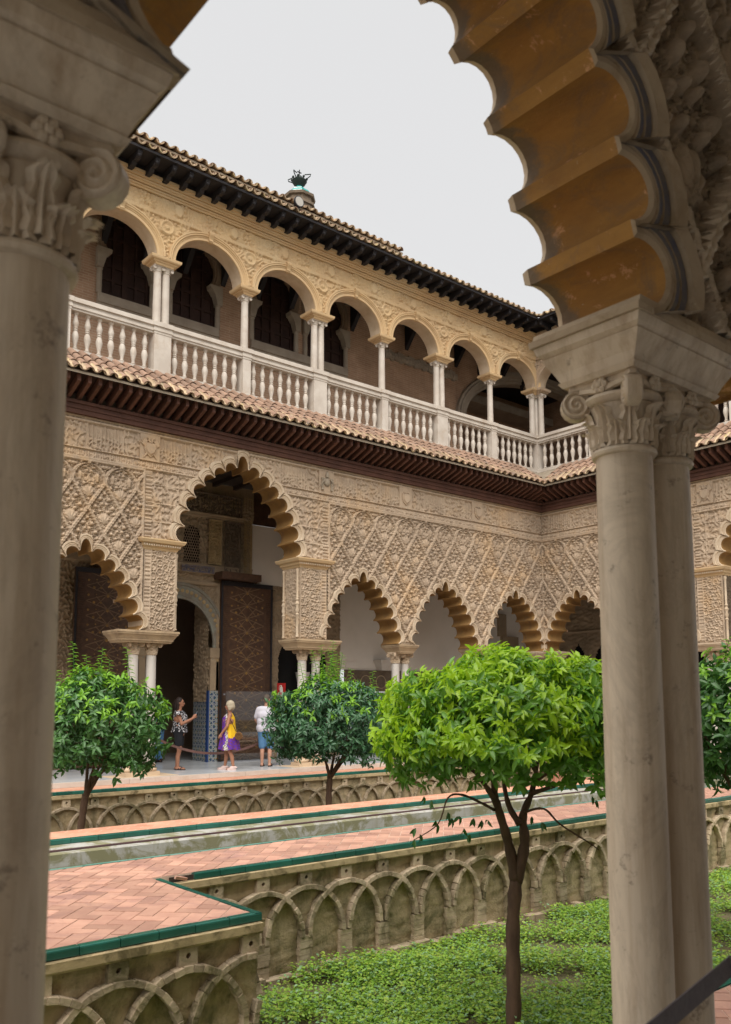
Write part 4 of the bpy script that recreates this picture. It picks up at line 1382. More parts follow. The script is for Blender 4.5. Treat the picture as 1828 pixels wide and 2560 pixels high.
# ---------------------------------------------------------------- ground, walks, water
def terra_paving(name):
    t = NT(name)
    bt = t.n('TexBrick')
    bt.inputs['Color1'].default_value = rgba((.56, .25, .15)); bt.inputs['Color2'].default_value = rgba((.46, .20, .125)); bt.inputs['Mortar'].default_value = rgba((.56, .40, .30))
    bt.inputs['Scale'].default_value = 1; bt.inputs['Mortar Size'].default_value = .006; bt.inputs['Brick Width'].default_value = .28; bt.inputs['Row Height'].default_value = .14
    t.l(t.pos((1, 1, 1), (0, 0, rad(45))), bt.inputs['Vector'])
    c = t.mix(t.ramp(t.noise(2.2, 4), .4, .7), bt.outputs['Color'], (.60, .34, .23))
    return t.done(c, .7, .35)
TERRA_P = terra_paving('terracotta_paving')
ZG, ZT = -1.35, -.10
def struct(o):
    o['kind'] = 'structure'
    return o
b = MB(); b.add([(-90, -90, ZG - .02), (90, -90, ZG - .02), (90, 90, ZG - .02), (-90, 90, ZG - .02)], [(0, 1, 2, 3)])
struct(b.build('ground', SOIL))
def slab_w(name, x0, x1, y0, y1, z0, z1, m):
    b = MB(); b.box(x0, x1, y0, y1, z0, z1)
    return struct(b.build(name, m))
# gallery floors with a pale nosing
fl = slab_w('marble_floor', -20.4, 5.5, -.72, 7, -1.3, 0, FLOOR)
b = MB()
for i in range(21):
    b.box(-20.4 + i * .95, -20.4 + i * .95 + .944, -.80, -.715, -.097, .003)
b.build('nosing', MARBLE_W, fl)
fe = slab_w('marble_floor', -.72, 5.5, -16, -.721, -1.3, -.001, FLOOR)
b = MB(); b.box(-.8, -.715, -16, -.81, -.097, .002); b.build('nosing', MARBLE_W, fe)
slab_w('marble_floor', -40, -.72, -26, -15.86, -1.3, 0, FLOOR)
slab_w('terracotta_walk', -24, -.72, -1.43, -.72, -1.28, ZT, TERRA_P)
slab_w('terracotta_walk', -1.43, -.72, -15.3, -1.43, -1.29, ZT - .002, TERRA_P)
w2 = slab_w('terracotta_walk', -30, -1.43, -7.05, -6.45, ZG, ZT, TERRA_P)
ws = slab_w('terracotta_walk', -30, -.9, -15.86, -15.30, ZG, ZT - .005, GROUT)
w1 = slab_w('terracotta_walk', -30, -1.43, -10.08, -9.06, ZG, ZT - .005, GROUT)
te = slab_w('terracotta_terrace', -30, -18.74, -11.90, -10.081, ZG, ZT - .005, GROUT)
# herringbone tiles, each its own piece
A_, B_2 = .28, .14
tile_me = {}
def clip(poly, x0, x1, y0, y1):
    for ax, lim, sg in ((0, x0, 1), (0, x1, -1), (1, y0, 1), (1, y1, -1)):
        out = []
        for i in range(len(poly)):
            p, q = poly[i], poly[(i + 1) % len(poly)]
            ip, iq = (p[ax] - lim) * sg >= 0, (q[ax] - lim) * sg >= 0
            if ip: out.append(p)
            if ip != iq:
                t = (lim - p[ax]) / (q[ax] - p[ax])
                out.append((p[0] + t * (q[0] - p[0]), p[1] + t * (q[1] - p[1])))
        poly = out
        if len(poly) < 3: return []
    return poly
def tile_poly(poly, th=.016):
    b = MB(); n = len(poly)
    b.add([(x, y, 0) for x, y in poly] + [(x, y, -th) for x, y in poly], [tuple(range(n))] + [(i, n + i, n + (i + 1) % n, (i + 1) % n) for i in range(n)])
    return b
g = .0045
for kind in (0, 1):
    w_, h_ = (A_, B_2) if kind == 0 else (B_2, A_)
    base = [(g, g), (w_ - g, g), (w_ - g, h_ - g), (g, h_ - g)]
    c45 = math.sqrt(.5)
    rot = [((x - y) * c45, (x + y) * c45) for x, y in base]
    tile_me[kind] = (rot, tile_poly(rot).mesh('tile', TERRA))
def herringbone(parent, x0, x1, y0, y1, z, limit=290, near=True):
    c45 = math.sqrt(.5)
    items = []
    ox, oy = x0, y0
    for j in range(-4, int((y1 - y0) * 1.4142 / (4 * B_2)) + 4):
        i0 = int((4 * j * B_2 - (x1 - x0) * 1.4142) / (2 * B_2)) - 6
        for i in range(i0, 2 * j + 8):
            for kind in (0, 1):
                px, py = (4 * j - i + 2 * kind) * B_2, i * B_2
                X_, Y_ = (px - py) * c45 + ox, (px + py) * c45 + oy
                if X_ < x0 - .4 or X_ > x1 + .4 or Y_ < y0 - .4 or Y_ > y1 + .4: continue
                poly = [(x + X_, y + Y_) for x, y in tile_me[kind][0]]
                cl = clip(poly, x0, x1, y0, y1)
                if not cl: continue
                ar = abs(sum(cl[k][0] * cl[(k + 1) % len(cl)][1] - cl[(k + 1) % len(cl)][0] * cl[k][1] for k in range(len(cl)))) / 2
                if ar < .0004: continue
                full = ar > A_ * B_2 * .93
                d = math.hypot(X_ - CAM.x, Y_ - CAM.y)
                items.append((d, kind, X_, Y_, full, cl))
    items.sort(key=lambda t: t[0])
    rest = MB()
    for k, (d, kind, X_, Y_, full, cl) in enumerate(items):
        dz = random.uniform(-.002, .002)
        if k < limit:
            if full:
                put('tile', tile_me[kind][1], parent, (X_, Y_, z + dz), (random.uniform(-.006, .006), random.uniform(-.006, .006), 0))
            else:
                tile_poly([(x - X_, y - Y_) for x, y in cl]).build('tile', TERRA, parent, loc=(X_, Y_, z + dz))
        else:
            tp = tile_poly([(x, y) for x, y in cl])
            rest.add([(x, y, zz + z + dz) for x, y, zz in tp.v], tp.f)
    if rest.v:
        tag(rest.build('tiles', TERRA, parent), kind='stuff')
herringbone(te, -21.6, -18.745, -11.895, -10.085, ZT)
herringbone(w1, -21.6, -5.5, -10.075, -9.07, ZT)
herringbone(ws, -19.0, -15.5, -15.85, -15.38, ZT, 90)
def edging(parent, pts, m=GREEN, L=.30, w_=.068, h=.062, z=ZT + .002):
    (xa, ya), (xb, yb) = pts
    d = Vector((xb - xa, yb - ya)); n = max(1, round(d.length / L)); u = d.normalized(); L2 = d.length / n
    ang = math.atan2(u.y, u.x)
    b = MB()
    e = .003
    b.rings([[(e, y, zz), (L2 - e, y, zz)] for y, zz in ((w_, -h), (0, -h), (0, -.012), (.004, -.003), (.012, 0), (w_, 0))], cap=False, closed=False)
    b.box(e, L2 - e, .004, w_, -h, -.006)
    me = b.mesh('edge_tile', m)
    for i in range(n):
        put('edge_tile', me, parent, (xa + u.x * L2 * i, ya + u.y * L2 * i, z + random.uniform(-.002, .002)), (0, 0, ang + random.uniform(-.003, .003)))
edging(te, ((-23.0, -11.97), (-18.67, -11.97)))
edging(te, ((-18.67, -11.97), (-18.67, -10.15)))
edging(w1, ((-18.3, -10.15), (-2.0, -10.15)))
edging(w2, ((-22.0, -7.125), (-1.5, -7.125)), L=.36)
edging(fl, ((-18.0, -1.50), (-1.5, -1.50)), L=.3)
edging(ws, ((-14.0, -15.30), (-21.0, -15.30)))
TEALM = mat('pale_teal_tile', (.10, .26, .21), (.14, .32, .27), 5, .4, .05, 20)
edging(w1, ((-4.0, -8.99), (-22.0, -8.99)), m=TEALM, L=.5)
# water channel: stepped rim, concrete cheek, shallow water
b = MB()
rim = [(-7.05, -.165), (-7.48, -.172), (-7.50, -.175), (-7.505, -.215), (-7.53, -.215), (-7.535, -.18), (-7.60, -.185), (-7.625, -.20), (-7.63, -.6)]
b.rings([[(-30, y, z), (-1.6, y, z)] for y, z in rim], cap=False, closed=False)
b.box(-30, -1.6, -9.07, -9.0, -1.3, ZT - .06)
ch = struct(b.build('water_channel', CONC))
b = MB(); b.tube([(-30, -7.52, -.178), (-1.6, -7.52, -.178)], .022, 8); b.build('dark_tube', mat('tube_brown', (.07, .035, .035), (.05, .03, .03), 4, .8, 0), ch)  # dark brown tube laid along the line in the rim
t = NT('water')
t.b.inputs['Transmission Weight'].default_value = .6
t.bump(t.noise(9, 3), .08, .02)
WATER = t.done((.28, .30, .20), .04, .5)
b = MB(); b.add([(-30, -9.0, -.345), (-1.6, -9.0, -.345), (-1.6, -7.6, -.345), (-30, -7.6, -.345)], [(0, 1, 2, 3)])
struct(b.build('water', WATER))
b = MB(); b.add([(-30, -9.0, -.5), (-1.6, -9.0, -.5), (-1.6, -7.6, -.5), (-30, -7.6, -.5)], [(0, 1, 2, 3)])
struct(b.build('channel_bed', CONC))

# ---------------------------------------------------------------- garden walls with interlaced brick arches (local x along, -y = face)
ARC_P = .568
def voussoir():
    b = MB()
    b.rect([(-.030, .034, .04), (-.025, .041, .046), (.025, .039, .046), (.030, .033, .04)])
    return b.mesh('brick', GBRICK)
BRK = voussoir()
def hole_block():
    b = MB()
    h, d, r = .078, .06, .022
    ring = [(r * math.cos(2 * pi * k / 16), r * math.sin(2 * pi * k / 16)) for k in range(16)]
    sq = []
    for x, z in ring:
        s = h / max(abs(x), abs(z)); sq.append((x * s, z * s))
    b.rings([[(x, 0, z) for x, z in sq], [(x, -d, z) for x, z in sq], [(x, -d, z) for x, z in ring], [(x, -d + .06, z) for x, z in ring]], cap=False)
    b.f.append(tuple(len(b.v) - 16 + k for k in range(16))); b.mi.append(0)
    return b.mesh('drain_block', GBRICK)
HOLEB = hole_block()

def garden_wall(label, loc, rz, x0, x1, axis, single, pil_top=-.95, floor=ZG, flip=1):
    """single = how many bricks become pieces of their own"""
    G = tag(empty('garden_wall', loc, rz), label, 'wall')
    xs = np.arange(x0, x1, .05); zs = np.arange(floor - .02, -.15, .05)
    X, Z = np.meshgrid(xs, zs, indexing='ij')
    Hh = .012 * np.sin(X * 13 + 3 * np.sin(Z * 9)) * np.sin(Z * 17 + X * 3) + .010 * np.cos(2 * pi * Z / .085 + .6 * np.sin(X * 5)) + rng.normal(0, .004, X.shape)
    grid_mesh('wall_panel', xs, zs, Hh, np.ones((len(xs) - 1, len(zs) - 1), bool), GWALL, G)
    b = MB(); b.box(x0, x1, -.085, .0, -.232, -.168); b.box(x0, x1, -.07, 0, -.25, -.228); b.build('plaster_band', GBAND, G)
    k0, k1 = math.ceil((x0 - axis) / ARC_P), math.floor((x1 - axis) / ARC_P)
    bricks = []
    for k in range(k0 - 1, k1 + 2):
        c = axis + k * ARC_P
        if x0 + .06 < c < x1 - .06:
            put('drain_block', HOLEB, G, (c, -.0, -.315 + random.uniform(-.008, .008)), (0, random.uniform(-.06, .06), 0))
            b = MB()                                       # pillar of brick courses under each springing
            z = floor
            while z < pil_top - .02:
                hh = random.uniform(.055, .075); z1_ = min(z + hh, pil_top + .02); j = random.uniform(-.006, .006)
                b.box(c + ARC_P * 0 - .085 + j, c + .085 + j, -.056 - random.uniform(0, .012), 0, z, z1_ - .004); z += hh
            b.build('pillar', GBRICK, G)
        N = 19; AR_ = ARC_P - .045
        for i in range(N):
            a = pi * (i + .5) / N
            x, z = c + AR_ * math.cos(a), pil_top + .535 * math.sin(a)
            if x < x0 + .03 or x > x1 - .03: continue
            tx, tz = -AR_ * math.sin(a), .535 * math.cos(a)
            ang = math.atan2(tz, tx)
            bricks.append((x, z, ang))
    # nearest first
    mw_ = Matrix.Translation(loc) @ Matrix.Rotation(rz, 4, 'Z')
    bricks.sort(key=lambda q: (mw_ @ Vector((q[0], 0, q[1])) - CAM).length)
    rest = MB()
    for i, (x, z, ang) in enumerate(bricks):
        y = -.036 - random.uniform(-.008, .014)
        sc = (random.uniform(.98, 1.18), .95, random.uniform(.8, 1.02))
        if i < single:
            put('brick', BRK, G, (x, y, z), (0, -ang + random.uniform(-.06, .06), 0), sc)
        else:
            M_ = Matrix.Translation((x, y, z)) @ Matrix.Rotation(-ang, 4, 'Y') @ Matrix.Diagonal((sc[0], sc[1], sc[2], 1))
            rest.add([M_ @ v.co for v in BRK.vertices], [tuple(p.vertices) for p in BRK.polygons])
    if rest.v:
        tag(rest.build('bricks', GBRICK, G), kind='stuff')
    b = MB()
    x = x0
    while x < x1:                                          # broken footing stones
        L = random.uniform(.15, .4); b.box(x, min(x + L - .02, x1), -.12 - random.uniform(0, .05), 0, floor - .05, floor + random.uniform(.02, .09)); x += L
    b.build('footing', GBRICK, G)
    return G
garden_wall('stained garden wall under the tiled terrace, with large brick arches in the bottom left', (0, -11.94, 0), 0, -23.5, -18.69, -19.36, 290)
gws = garden_wall('short return garden wall at the end of the terrace', (-18.70, 0, 0), rad(90), -11.93, -10.2, -11.4, 60)
garden_wall('long garden wall below the near walk, behind the foreground tree trunk', (0, -10.12, 0), 0, -18.69, -2.0, -16.35, 295)
garden_wall('distant garden wall of interlaced arches below the far gallery floor', (0, -1.47, 0), 0, -20.0, -1.5, -14.61, 0)

# ---------------------------------------------------------------- the arcade we look through
NA = tag(empty('near_arcade'), 'shaded foreground arcade with a lobed ochre arch on grey marble columns', 'arcade')
YN, YFAR = -16.41, -15.89
SHAFT_N = shaft_mesh('shaft', MARBLE_N, .122, .26, 2.68, 48, .957)
CAP_N = capital_mesh('capital', MARBLE_N, .117, .325, .168, 48)
BASE_N = base_mesh('base', MARBLE_N, .136, .2)
PC = [-19.449 - 2.827 * 2, -19.449 - 2.827, -19.449, -19.449 + 3.327]
ACX = [(PC[0] + PC[1]) / 2, -20.81, PC[3] - 1.4135]
NFACE = mat('stained_stucco', (.44, .34, .24), (.32, .245, .17), 3, .9, .8, 55, .012, stain=(.22, .17, .12), ssc=2.2, slo=.5, shi=.7)  # slightly darker tan stucco with brown stain patches
NRIB = mat('pale_lattice_rib', (.62, .52, .40), (.48, .39, .29), 6, .85, .5, 60, stain=(.3, .22, .15), ssc=5, slo=.52, shi=.68)
NPALE = mat('worn_pale_band', (.44, .345, .235), (.35, .27, .185), 5, .85, .5, 60, stain=(.26, .185, .105), ssc=4, slo=.52, shi=.7)
ROPE = mat('blue_rope_moulding', (.10, .10, .13), (.15, .125, .10), 14, .85, .6, 60)
for pc in PC:
    for dx in (-.146, .146):
        o = put('column', SHAFT_N, NA, (pc + dx, -16.15, 0))
        put('capital', CAP_N, o, (0, 0, 2.67)); put('base', BASE_N, o)
    b = MB()
    b.rect([(2.99, .325, .175), (3.01, .34, .19), (3.012, .33, .18), (3.05, .345, .2), (3.10, .375, .23), (3.118, .385, .24), (3.122, .378, .232), (3.14, .40, .252), (3.172, .41, .262)], pc, -16.15)
    b.build('impost', MARBLE_N, NA)
    b = MB()
    b.rect([(3.173, .425, .272), (3.20, .43, .275), (3.205, .41, .268), (3.235, .40, .266)], pc, -16.15)
    b.build('painted_slab', NPALE, NA)
for k in range(3):
    xc = ACX[k]
    lobed_arch(NA, NEAR, xc, 16.41, .52, [(0, .0), (.012, .018), (.035, .018), (.042, .004), (.05, .02), (.068, .024), (.082, .006), (.09, .02), (.125, .024), (.135, .012), (.145, .04), (.225, .048), (.24, -.05)], NPALE, OCHRE_N, n=14, blunt=.07, sag=.53, m_mid=(ROPE, (4, 5, 7, 8)))
def near_wall():
    st = .013
    xs = np.arange(PC[0], PC[3], st); zs = np.arange(3.235, 6.6, st)
    X, Z = np.meshgrid(xs, zs, indexing='ij')
    H = sebka(X, Z * .8 + 1.25, PC[2] + 1.4135, .9, 1.7) * 1.25
    H = np.where(Z * .8 + 1.25 > 6.3, .05 * arab(X, Z, .2, .4) - .03, H)
    cx, cz = (X[:-1, :-1] + X[1:, 1:]) / 2, (Z[:-1, :-1] + Z[1:, 1:]) / 2
    for off, y, hh in ((.16, None, H),):
        keep = np.ones(cx.shape, bool)
        for k in range(3):
            xc = ACX[k]
            poly = [(px + xc, pz) for px, pz in outline(NEAR, off, sag=.53)]
            keep &= ~in_poly(cx, cz, [(poly[0][0], 3.0)] + poly + [(poly[-1][0], 3.0)])
        dr = sebka(X, Z * .8 + 1.25, PC[2] + 1.4135, .9, 1.35, True)
        rib = (dr[:-1, :-1] < .034) & (cz * .8 + 1.25 < 6.3)
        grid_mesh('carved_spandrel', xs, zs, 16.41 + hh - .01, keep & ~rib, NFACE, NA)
        tag(grid_mesh('lattice_ribs', xs, zs, 16.41 + hh - .01, keep & rib, NRIB, NA), kind='stuff')
    xs = np.arange(PC[0], PC[3], .06); zs = np.arange(3.235, 6.6, .06)
    X, Z = np.meshgrid(xs, zs, indexing='ij')
    cx, cz = (X[:-1, :-1] + X[1:, 1:]) / 2, (Z[:-1, :-1] + Z[1:, 1:]) / 2
    keep = np.ones(cx.shape, bool)
    for k in range(3):
        xc = ACX[k]
        poly = [(px + xc, pz) for px, pz in outline(NEAR, .03, sag=.53)]
        keep &= ~in_poly(cx, cz, [(poly[0][0], 3.0)] + poly + [(poly[-1][0], 3.0)])
    grid_mesh('court_face', xs, zs, np.full(X.shape, 15.89), keep, S_LOW, NA)
    for k in range(3):                                     # face archivolt towards the court
        xc = ACX[k]
        mb = MB()
        for L in lobe_list(NEAR, blunt=.07, sag=.53):
            mb.rings([[(p.x + xc, -15.89 + h, p.y) for p in arc_pts(L, 10, d)] for d, h in ((0, .0), (.01, .03), (.12, .03), (.13, -.01))], cap=False, closed=False)
        mb.build('court_archivolt', S_EDGE, NA, smooth=2)
near_wall()
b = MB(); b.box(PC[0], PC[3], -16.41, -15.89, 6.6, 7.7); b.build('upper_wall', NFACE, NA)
# ---------------------------------------------------------------- trees and ground cover
def leaf_mat(name, c1, c2, rough=.35, trans=.35):
    t = NT(name)
    c = t.mix(t.ramp(t.noise(7, 3), .35, .65), c1, c2)
    tr = t.n('BsdfTranslucent')
    t.l(c, tr.inputs['Color'])
    mxs = t.n('MixShader'); mxs.inputs[0].default_value = trans
    t.done(c, rough, .5)
    out = t.t.nodes['Material Output']
    t.l(t.b.outputs[0], mxs.inputs[1]); t.l(tr.outputs[0], mxs.inputs[2]); t.l(mxs.outputs[0], out.inputs['Surface'])
    return t.m
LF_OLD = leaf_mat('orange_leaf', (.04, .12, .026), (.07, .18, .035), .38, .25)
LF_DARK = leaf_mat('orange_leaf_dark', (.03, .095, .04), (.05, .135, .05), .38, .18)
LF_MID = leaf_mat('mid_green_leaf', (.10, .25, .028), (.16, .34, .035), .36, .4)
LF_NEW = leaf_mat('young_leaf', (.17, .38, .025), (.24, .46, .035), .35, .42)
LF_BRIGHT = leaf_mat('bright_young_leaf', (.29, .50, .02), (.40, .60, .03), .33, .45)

def leaves_mesh(name, P, D, N, S, m, parent, wid=.40, droop=.25):
    """one leaf per row: position, direction, normal, length"""
    n = len(P)
    D = D / np.linalg.norm(D, axis=1, keepdims=True)
    N = N - D * np.sum(N * D, 1, keepdims=True)
    N = N / (np.linalg.norm(N, axis=1, keepdims=True) + 1e-9)
    B = np.cross(D, N)
    S = S[:, None]
    def pt(t, s, h):
        return P + D * S * t + B * S * (s * wid) + N * S * h
    fold = .10
    V = np.stack([pt(0, 0, 0), pt(.3, -.45, fold - droop * .09), pt(.3, 0, -droop * .09), pt(.3, .45, fold - droop * .09),
                  pt(.66, -.40, fold * .8 - droop * .43), pt(.66, 0, -droop * .43), pt(.66, .40, fold * .8 - droop * .43), pt(1, 0, -droop)], 1)
    T = np.array([(0, 2, 1), (0, 3, 2), (1, 2, 5), (1, 5, 4), (2, 3, 6), (2, 6, 5), (4, 5, 7), (5, 6, 7)])
    F = (T[None] + (np.arange(n) * 8)[:, None, None]).reshape(-1, 3)
    return np_mesh(name, V.reshape(-1, 3), F, m, parent, False)

def unit(v):
    return v / (np.linalg.norm(v, axis=1, keepdims=True) + 1e-9)

LUMP = .10
def shoots(C, Rr, n, per, size, low=-.5, shell=.35, spread=.9, upb=.25, rs=None, lift=.02):
    """leaf rosettes set through the outer shell of a flattened crown"""
    g_ = rs
    d = unit(g_.normal(size=(n * 3, 3)))
    d = d[d[:, 2] > low][:n]
    k = len(d)
    rr = 1 - shell * g_.random(k) ** 1.4
    lump = 1 + LUMP * np.sin(d[:, 0] * 7 + 1) * np.sin(d[:, 1] * 6) + LUMP * .7 * np.sin(d[:, 2] * 9 + d[:, 0] * 5)
    P0 = np.array(C) + d * np.array(Rr) * (rr * lump)[:, None]
    ax = unit(d * np.array([1, 1, .8]) + np.array([0, 0, upb]) + .35 * g_.normal(size=(k, 3)))
    P, D, N, S = [], [], [], []
    for j in range(per):
        a = j * 2.4 + g_.random(k) * .8
        t1 = unit(np.cross(ax, np.array([0.3, 0.2, 1.0]) + 0 * ax))
        t2 = np.cross(ax, t1)
        side = t1 * np.cos(a)[:, None] + t2 * np.sin(a)[:, None]
        out = ax * (.15 + .55 * (j / per)) + side * spread + np.array([0, 0, -.30]) + .34 * g_.normal(size=(k, 3))
        P.append(P0 + ax * size * (.12 + .55 * j / per)); D.append(out)
        N.append(ax + .5 * np.array([0, 0, 1.]) + .35 * g_.normal(size=(k, 3)))
        S.append(size * g_.uniform(.5, 1.2, k))
    return np.concatenate(P), np.concatenate(D), np.concatenate(N), np.concatenate(S)

def sprigs(C, Rr, tops, per, size, rs):
    """upright young shoots above the crown: (dx, dy, height)"""
    P, D, N, S, st = [], [], [], [], []
    for dx, dy, h in tops:
        base = np.array(C) + np.array([dx, dy, 0])
        z = Rr[2] * math.sqrt(max(.05, 1 - (dx / Rr[0]) ** 2 - (dy / Rr[1]) ** 2)) - .12
        base[2] += z
        lean = rs.normal(0, .12, 2)
        n = max(6, int(h / .024))
        for j in range(n):
            t = j / n
            p = base + np.array([lean[0] * h * t, lean[1] * h * t, h * t])
            a = j * 2.4 + rs.random()
            P.append(p); D.append([math.cos(a), math.sin(a), -.15 + .55 * t]); N.append([-.3 * math.cos(a), -.3 * math.sin(a), 1]); S.append(size * (1.3 - .6 * t) * rs.uniform(.85, 1.1))
        st.append((base, base + np.array([lean[0] * h, lean[1] * h, h])))
    return np.array(P), np.array(D), np.array(N), np.array(S), st

def limb(b, pts, r0, r1, n=9):
    pts = [Vector(p) for p in pts]
    fine, rs_ = [], []
    m = len(pts) - 1
    for i in range(m):
        p0, p1, p2, p3 = pts[max(i - 1, 0)], pts[i], pts[i + 1], pts[min(i + 2, m)]
        for k in range(5):
            t = k / 5
            q = .5 * ((2 * p1) + (p2 - p0) * t + (2 * p0 - 5 * p1 + 4 * p2 - p3) * t * t + (3 * p1 - p0 - 3 * p2 + p3) * t ** 3)
            fine.append(q); rs_.append(r0 + (r1 - r0) * (i + t) / m)
    fine.append(pts[-1]); rs_.append(r1)
    rs_ = [r * (1 + .10 * math.sin(i * 2.1) + random.uniform(-.05, .05)) for i, r in enumerate(rs_)]
    b.tube(fine, rs_, n)

def orange_tree(label, base, fork_z, trunk_r, C, Rr, leaf, n_old, n_new, m_old, m_new, tops, limbs=None, seed=1, low=-.45, new_low=.0, new_shell=.10):
    rs = np.random.default_rng(seed)
    random.seed(seed)
    T = tag(empty('orange_tree', base), label, 'tree', 'orange trees in the sunken beds')
    o = Vector(base)
    b = MB()
    Cl = np.array(C) - np.array(base)
    fk = Vector((Cl[0] * .3 + .03, Cl[1] * .3, fork_z - base[2]))
    if limbs: fk = limbs[0][0][0] - o
    limb(b, [(0, 0, -.05), (.02, 0, (fork_z - base[2]) * .35), fk * .7 + Vector((-.012, .015, 0)), fk], trunk_r * 1.12, trunk_r * .95, 12)
    L = limbs or [(rs.uniform(-.6, .6), rs.uniform(-.6, .6)) for _ in range(5)]
    for q in L:
        if len(q) == 2:
            e = Vector((Cl[0] + q[0] * Rr[0], Cl[1] + q[1] * Rr[1], Cl[2] + .1))
            mid = fk.lerp(e, .5) + Vector((q[0] * .05, q[1] * .05, -.05))
            limb(b, [fk - Vector((0, 0, .06)), fk.lerp(mid, .5), mid, e], trunk_r * .62, trunk_r * .16)
            for s_ in range(3):
                e2 = mid + Vector((rs.uniform(-.45, .45), rs.uniform(-.45, .45), rs.uniform(.1, .4)))
                limb(b, [mid.lerp(e, .3 * s_), mid.lerp(e2, .5), e2], trunk_r * .22, .006, 6)
        else:
            limb(b, [p - o for p in q[0]], q[1], q[2], 9 if q[1] > .02 else 6)
    b.build('trunk', BARK, T, smooth=True)
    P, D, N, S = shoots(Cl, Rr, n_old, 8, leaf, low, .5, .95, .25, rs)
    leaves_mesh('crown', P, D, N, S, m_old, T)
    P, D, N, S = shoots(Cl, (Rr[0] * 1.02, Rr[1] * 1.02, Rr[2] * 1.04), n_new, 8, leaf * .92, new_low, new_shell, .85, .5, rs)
    if tops:
        P2, D2, N2, S2, st = sprigs(Cl, Rr, tops, 0, leaf, rs)
        P, D, N, S = np.concatenate([P, P2]), np.concatenate([D, D2]), np.concatenate([N, N2]), np.concatenate([S, S2])
        for a, c in st:
            b = MB(); b.tube([a, (a + c) / 2, c], [.008, .006, .003], 5)
            b.build('shoot_stem', LF_OLD, T)
    leaves_mesh('young_leaves', P, D, N, S, m_new, T, droop=.3)
    return T

def px(u, v, d):
    """world point seen at photo pixel (1828x2560) at depth d: used once to lay out the limbs"""
    return CAM + (fw + r2 * ((u - 912.285) / 2167.27) - u2 * ((v - 1503.5) / 2167.27)) * d

D3 = 8.0
L3 = [([px(1290, 2200, D3), px(1272, 2110, D3), px(1250, 2035, D3 - .1), px(1238, 1990, D3 - .15), px(1225, 1930, D3 - .2), px(1160, 1880, D3 - .3)], .055, .014),
      ([px(1292, 2205, D3), px(1312, 2110, D3), px(1308, 2040, D3 + .05), px(1330, 1980, D3 + .1), px(1345, 1900, D3 + .2)], .058, .016),
      ([px(1300, 2060, D3), px(1275, 2020, D3 + .1), px(1262, 1970, D3 + .2), px(1250, 1890, D3 + .4)], .036, .012),
      ([px(1242, 2010, D3 - .1), px(1215, 1965, D3 - .3), px(1180, 1925, D3 - .5), px(1100, 1890, D3 - .7)], .03, .008),
      ([px(1236, 2025, D3 - .1), px(1205, 2008, D3 - .35), px(1155, 1987, D3 - .5), px(1120, 1995, D3 - .55), px(1095, 2060, D3 - .6), px(1035, 2100, D3 - .62)], .014, .004),
      ([px(1312, 2030, D3), px(1360, 2022, D3 - .2), px(1400, 2060, D3 - .3), px(1470, 2105, D3 - .35), px(1498, 2125, D3 - .4)], .013, .005),
      ([px(1325, 1985, D3), px(1400, 1960, D3 + .2), px(1480, 1930, D3 + .3)], .025, .008),
      ([px(1340, 1930, D3 + .1), px(1310, 1880, D3 - .4), px(1290, 1830, D3 - .6)], .02, .008),
      ([px(1330, 1960, D3), px(1420, 1900, D3 - .3), px(1500, 1880, D3 - .4)], .02, .008)]
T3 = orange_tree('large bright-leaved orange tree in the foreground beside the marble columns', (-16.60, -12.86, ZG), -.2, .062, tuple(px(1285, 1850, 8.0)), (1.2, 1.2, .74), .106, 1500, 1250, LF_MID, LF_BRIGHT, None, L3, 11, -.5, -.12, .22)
# leaves on the two bare low twigs
rs = np.random.default_rng(5)
tw = [px(*q) for q in ((1035, 2098, 7.4), (1050, 2085, 7.4), (1040, 2070, 7.4), (1095, 2060, 7.4), (1120, 2030, 7.45), (1130, 2045, 7.45), (1150, 2040, 7.5), (1185, 2045, 7.6), (1205, 2050, 7.6), (1220, 2050, 7.7), (1090, 2050, 7.4), (1330, 2040, 7.7), (1355, 2055, 7.7), (1160, 2070, 7.5), (1175, 2085, 7.5), (1060, 1990, 7.3), (1080, 2000, 7.3), (1480, 1990, 7.9), (1490, 2000, 7.9))]
P = np.array([tuple(p - Vector((-16.60, -12.86, ZG))) for p in tw for _ in range(2)])
leaves_mesh('twig_leaves', P, rs.normal(0, .4, P.shape) + np.array([0, 0, -.9]), rs.normal(0, 1, P.shape) - np.array(fw) * 1.5, np.full(len(P), .085), LF_OLD, T3)
rs_top = [(-.35, .1, .75), (-.05, -.2, .62), (.3, .25, .5), (.55, -.1, .75), (-.6, .3, .4), (-.15, .05, .5), (.1, .3, .45)]
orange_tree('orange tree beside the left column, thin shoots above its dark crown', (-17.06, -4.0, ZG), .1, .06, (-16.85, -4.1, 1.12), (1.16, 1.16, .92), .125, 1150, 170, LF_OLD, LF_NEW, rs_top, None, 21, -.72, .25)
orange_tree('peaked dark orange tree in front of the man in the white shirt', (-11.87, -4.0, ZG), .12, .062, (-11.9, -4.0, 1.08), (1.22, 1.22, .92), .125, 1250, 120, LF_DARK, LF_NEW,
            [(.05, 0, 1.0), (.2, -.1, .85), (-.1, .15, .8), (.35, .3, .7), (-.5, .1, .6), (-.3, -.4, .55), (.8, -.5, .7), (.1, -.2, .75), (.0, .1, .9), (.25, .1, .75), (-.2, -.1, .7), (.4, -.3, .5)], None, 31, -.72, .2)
orange_tree('dark orange tree at the right edge, right of the marble columns', (-12.05, -12.9, ZG), .1, .062, (-12.0, -12.9, 1.3), (1.17, 1.17, .90), .13, 1100, 150, LF_OLD, LF_NEW, [(-.3, .2, .4), (.1, -.3, .35), (-.5, -.3, .3)], None, 41, -.85, .1)

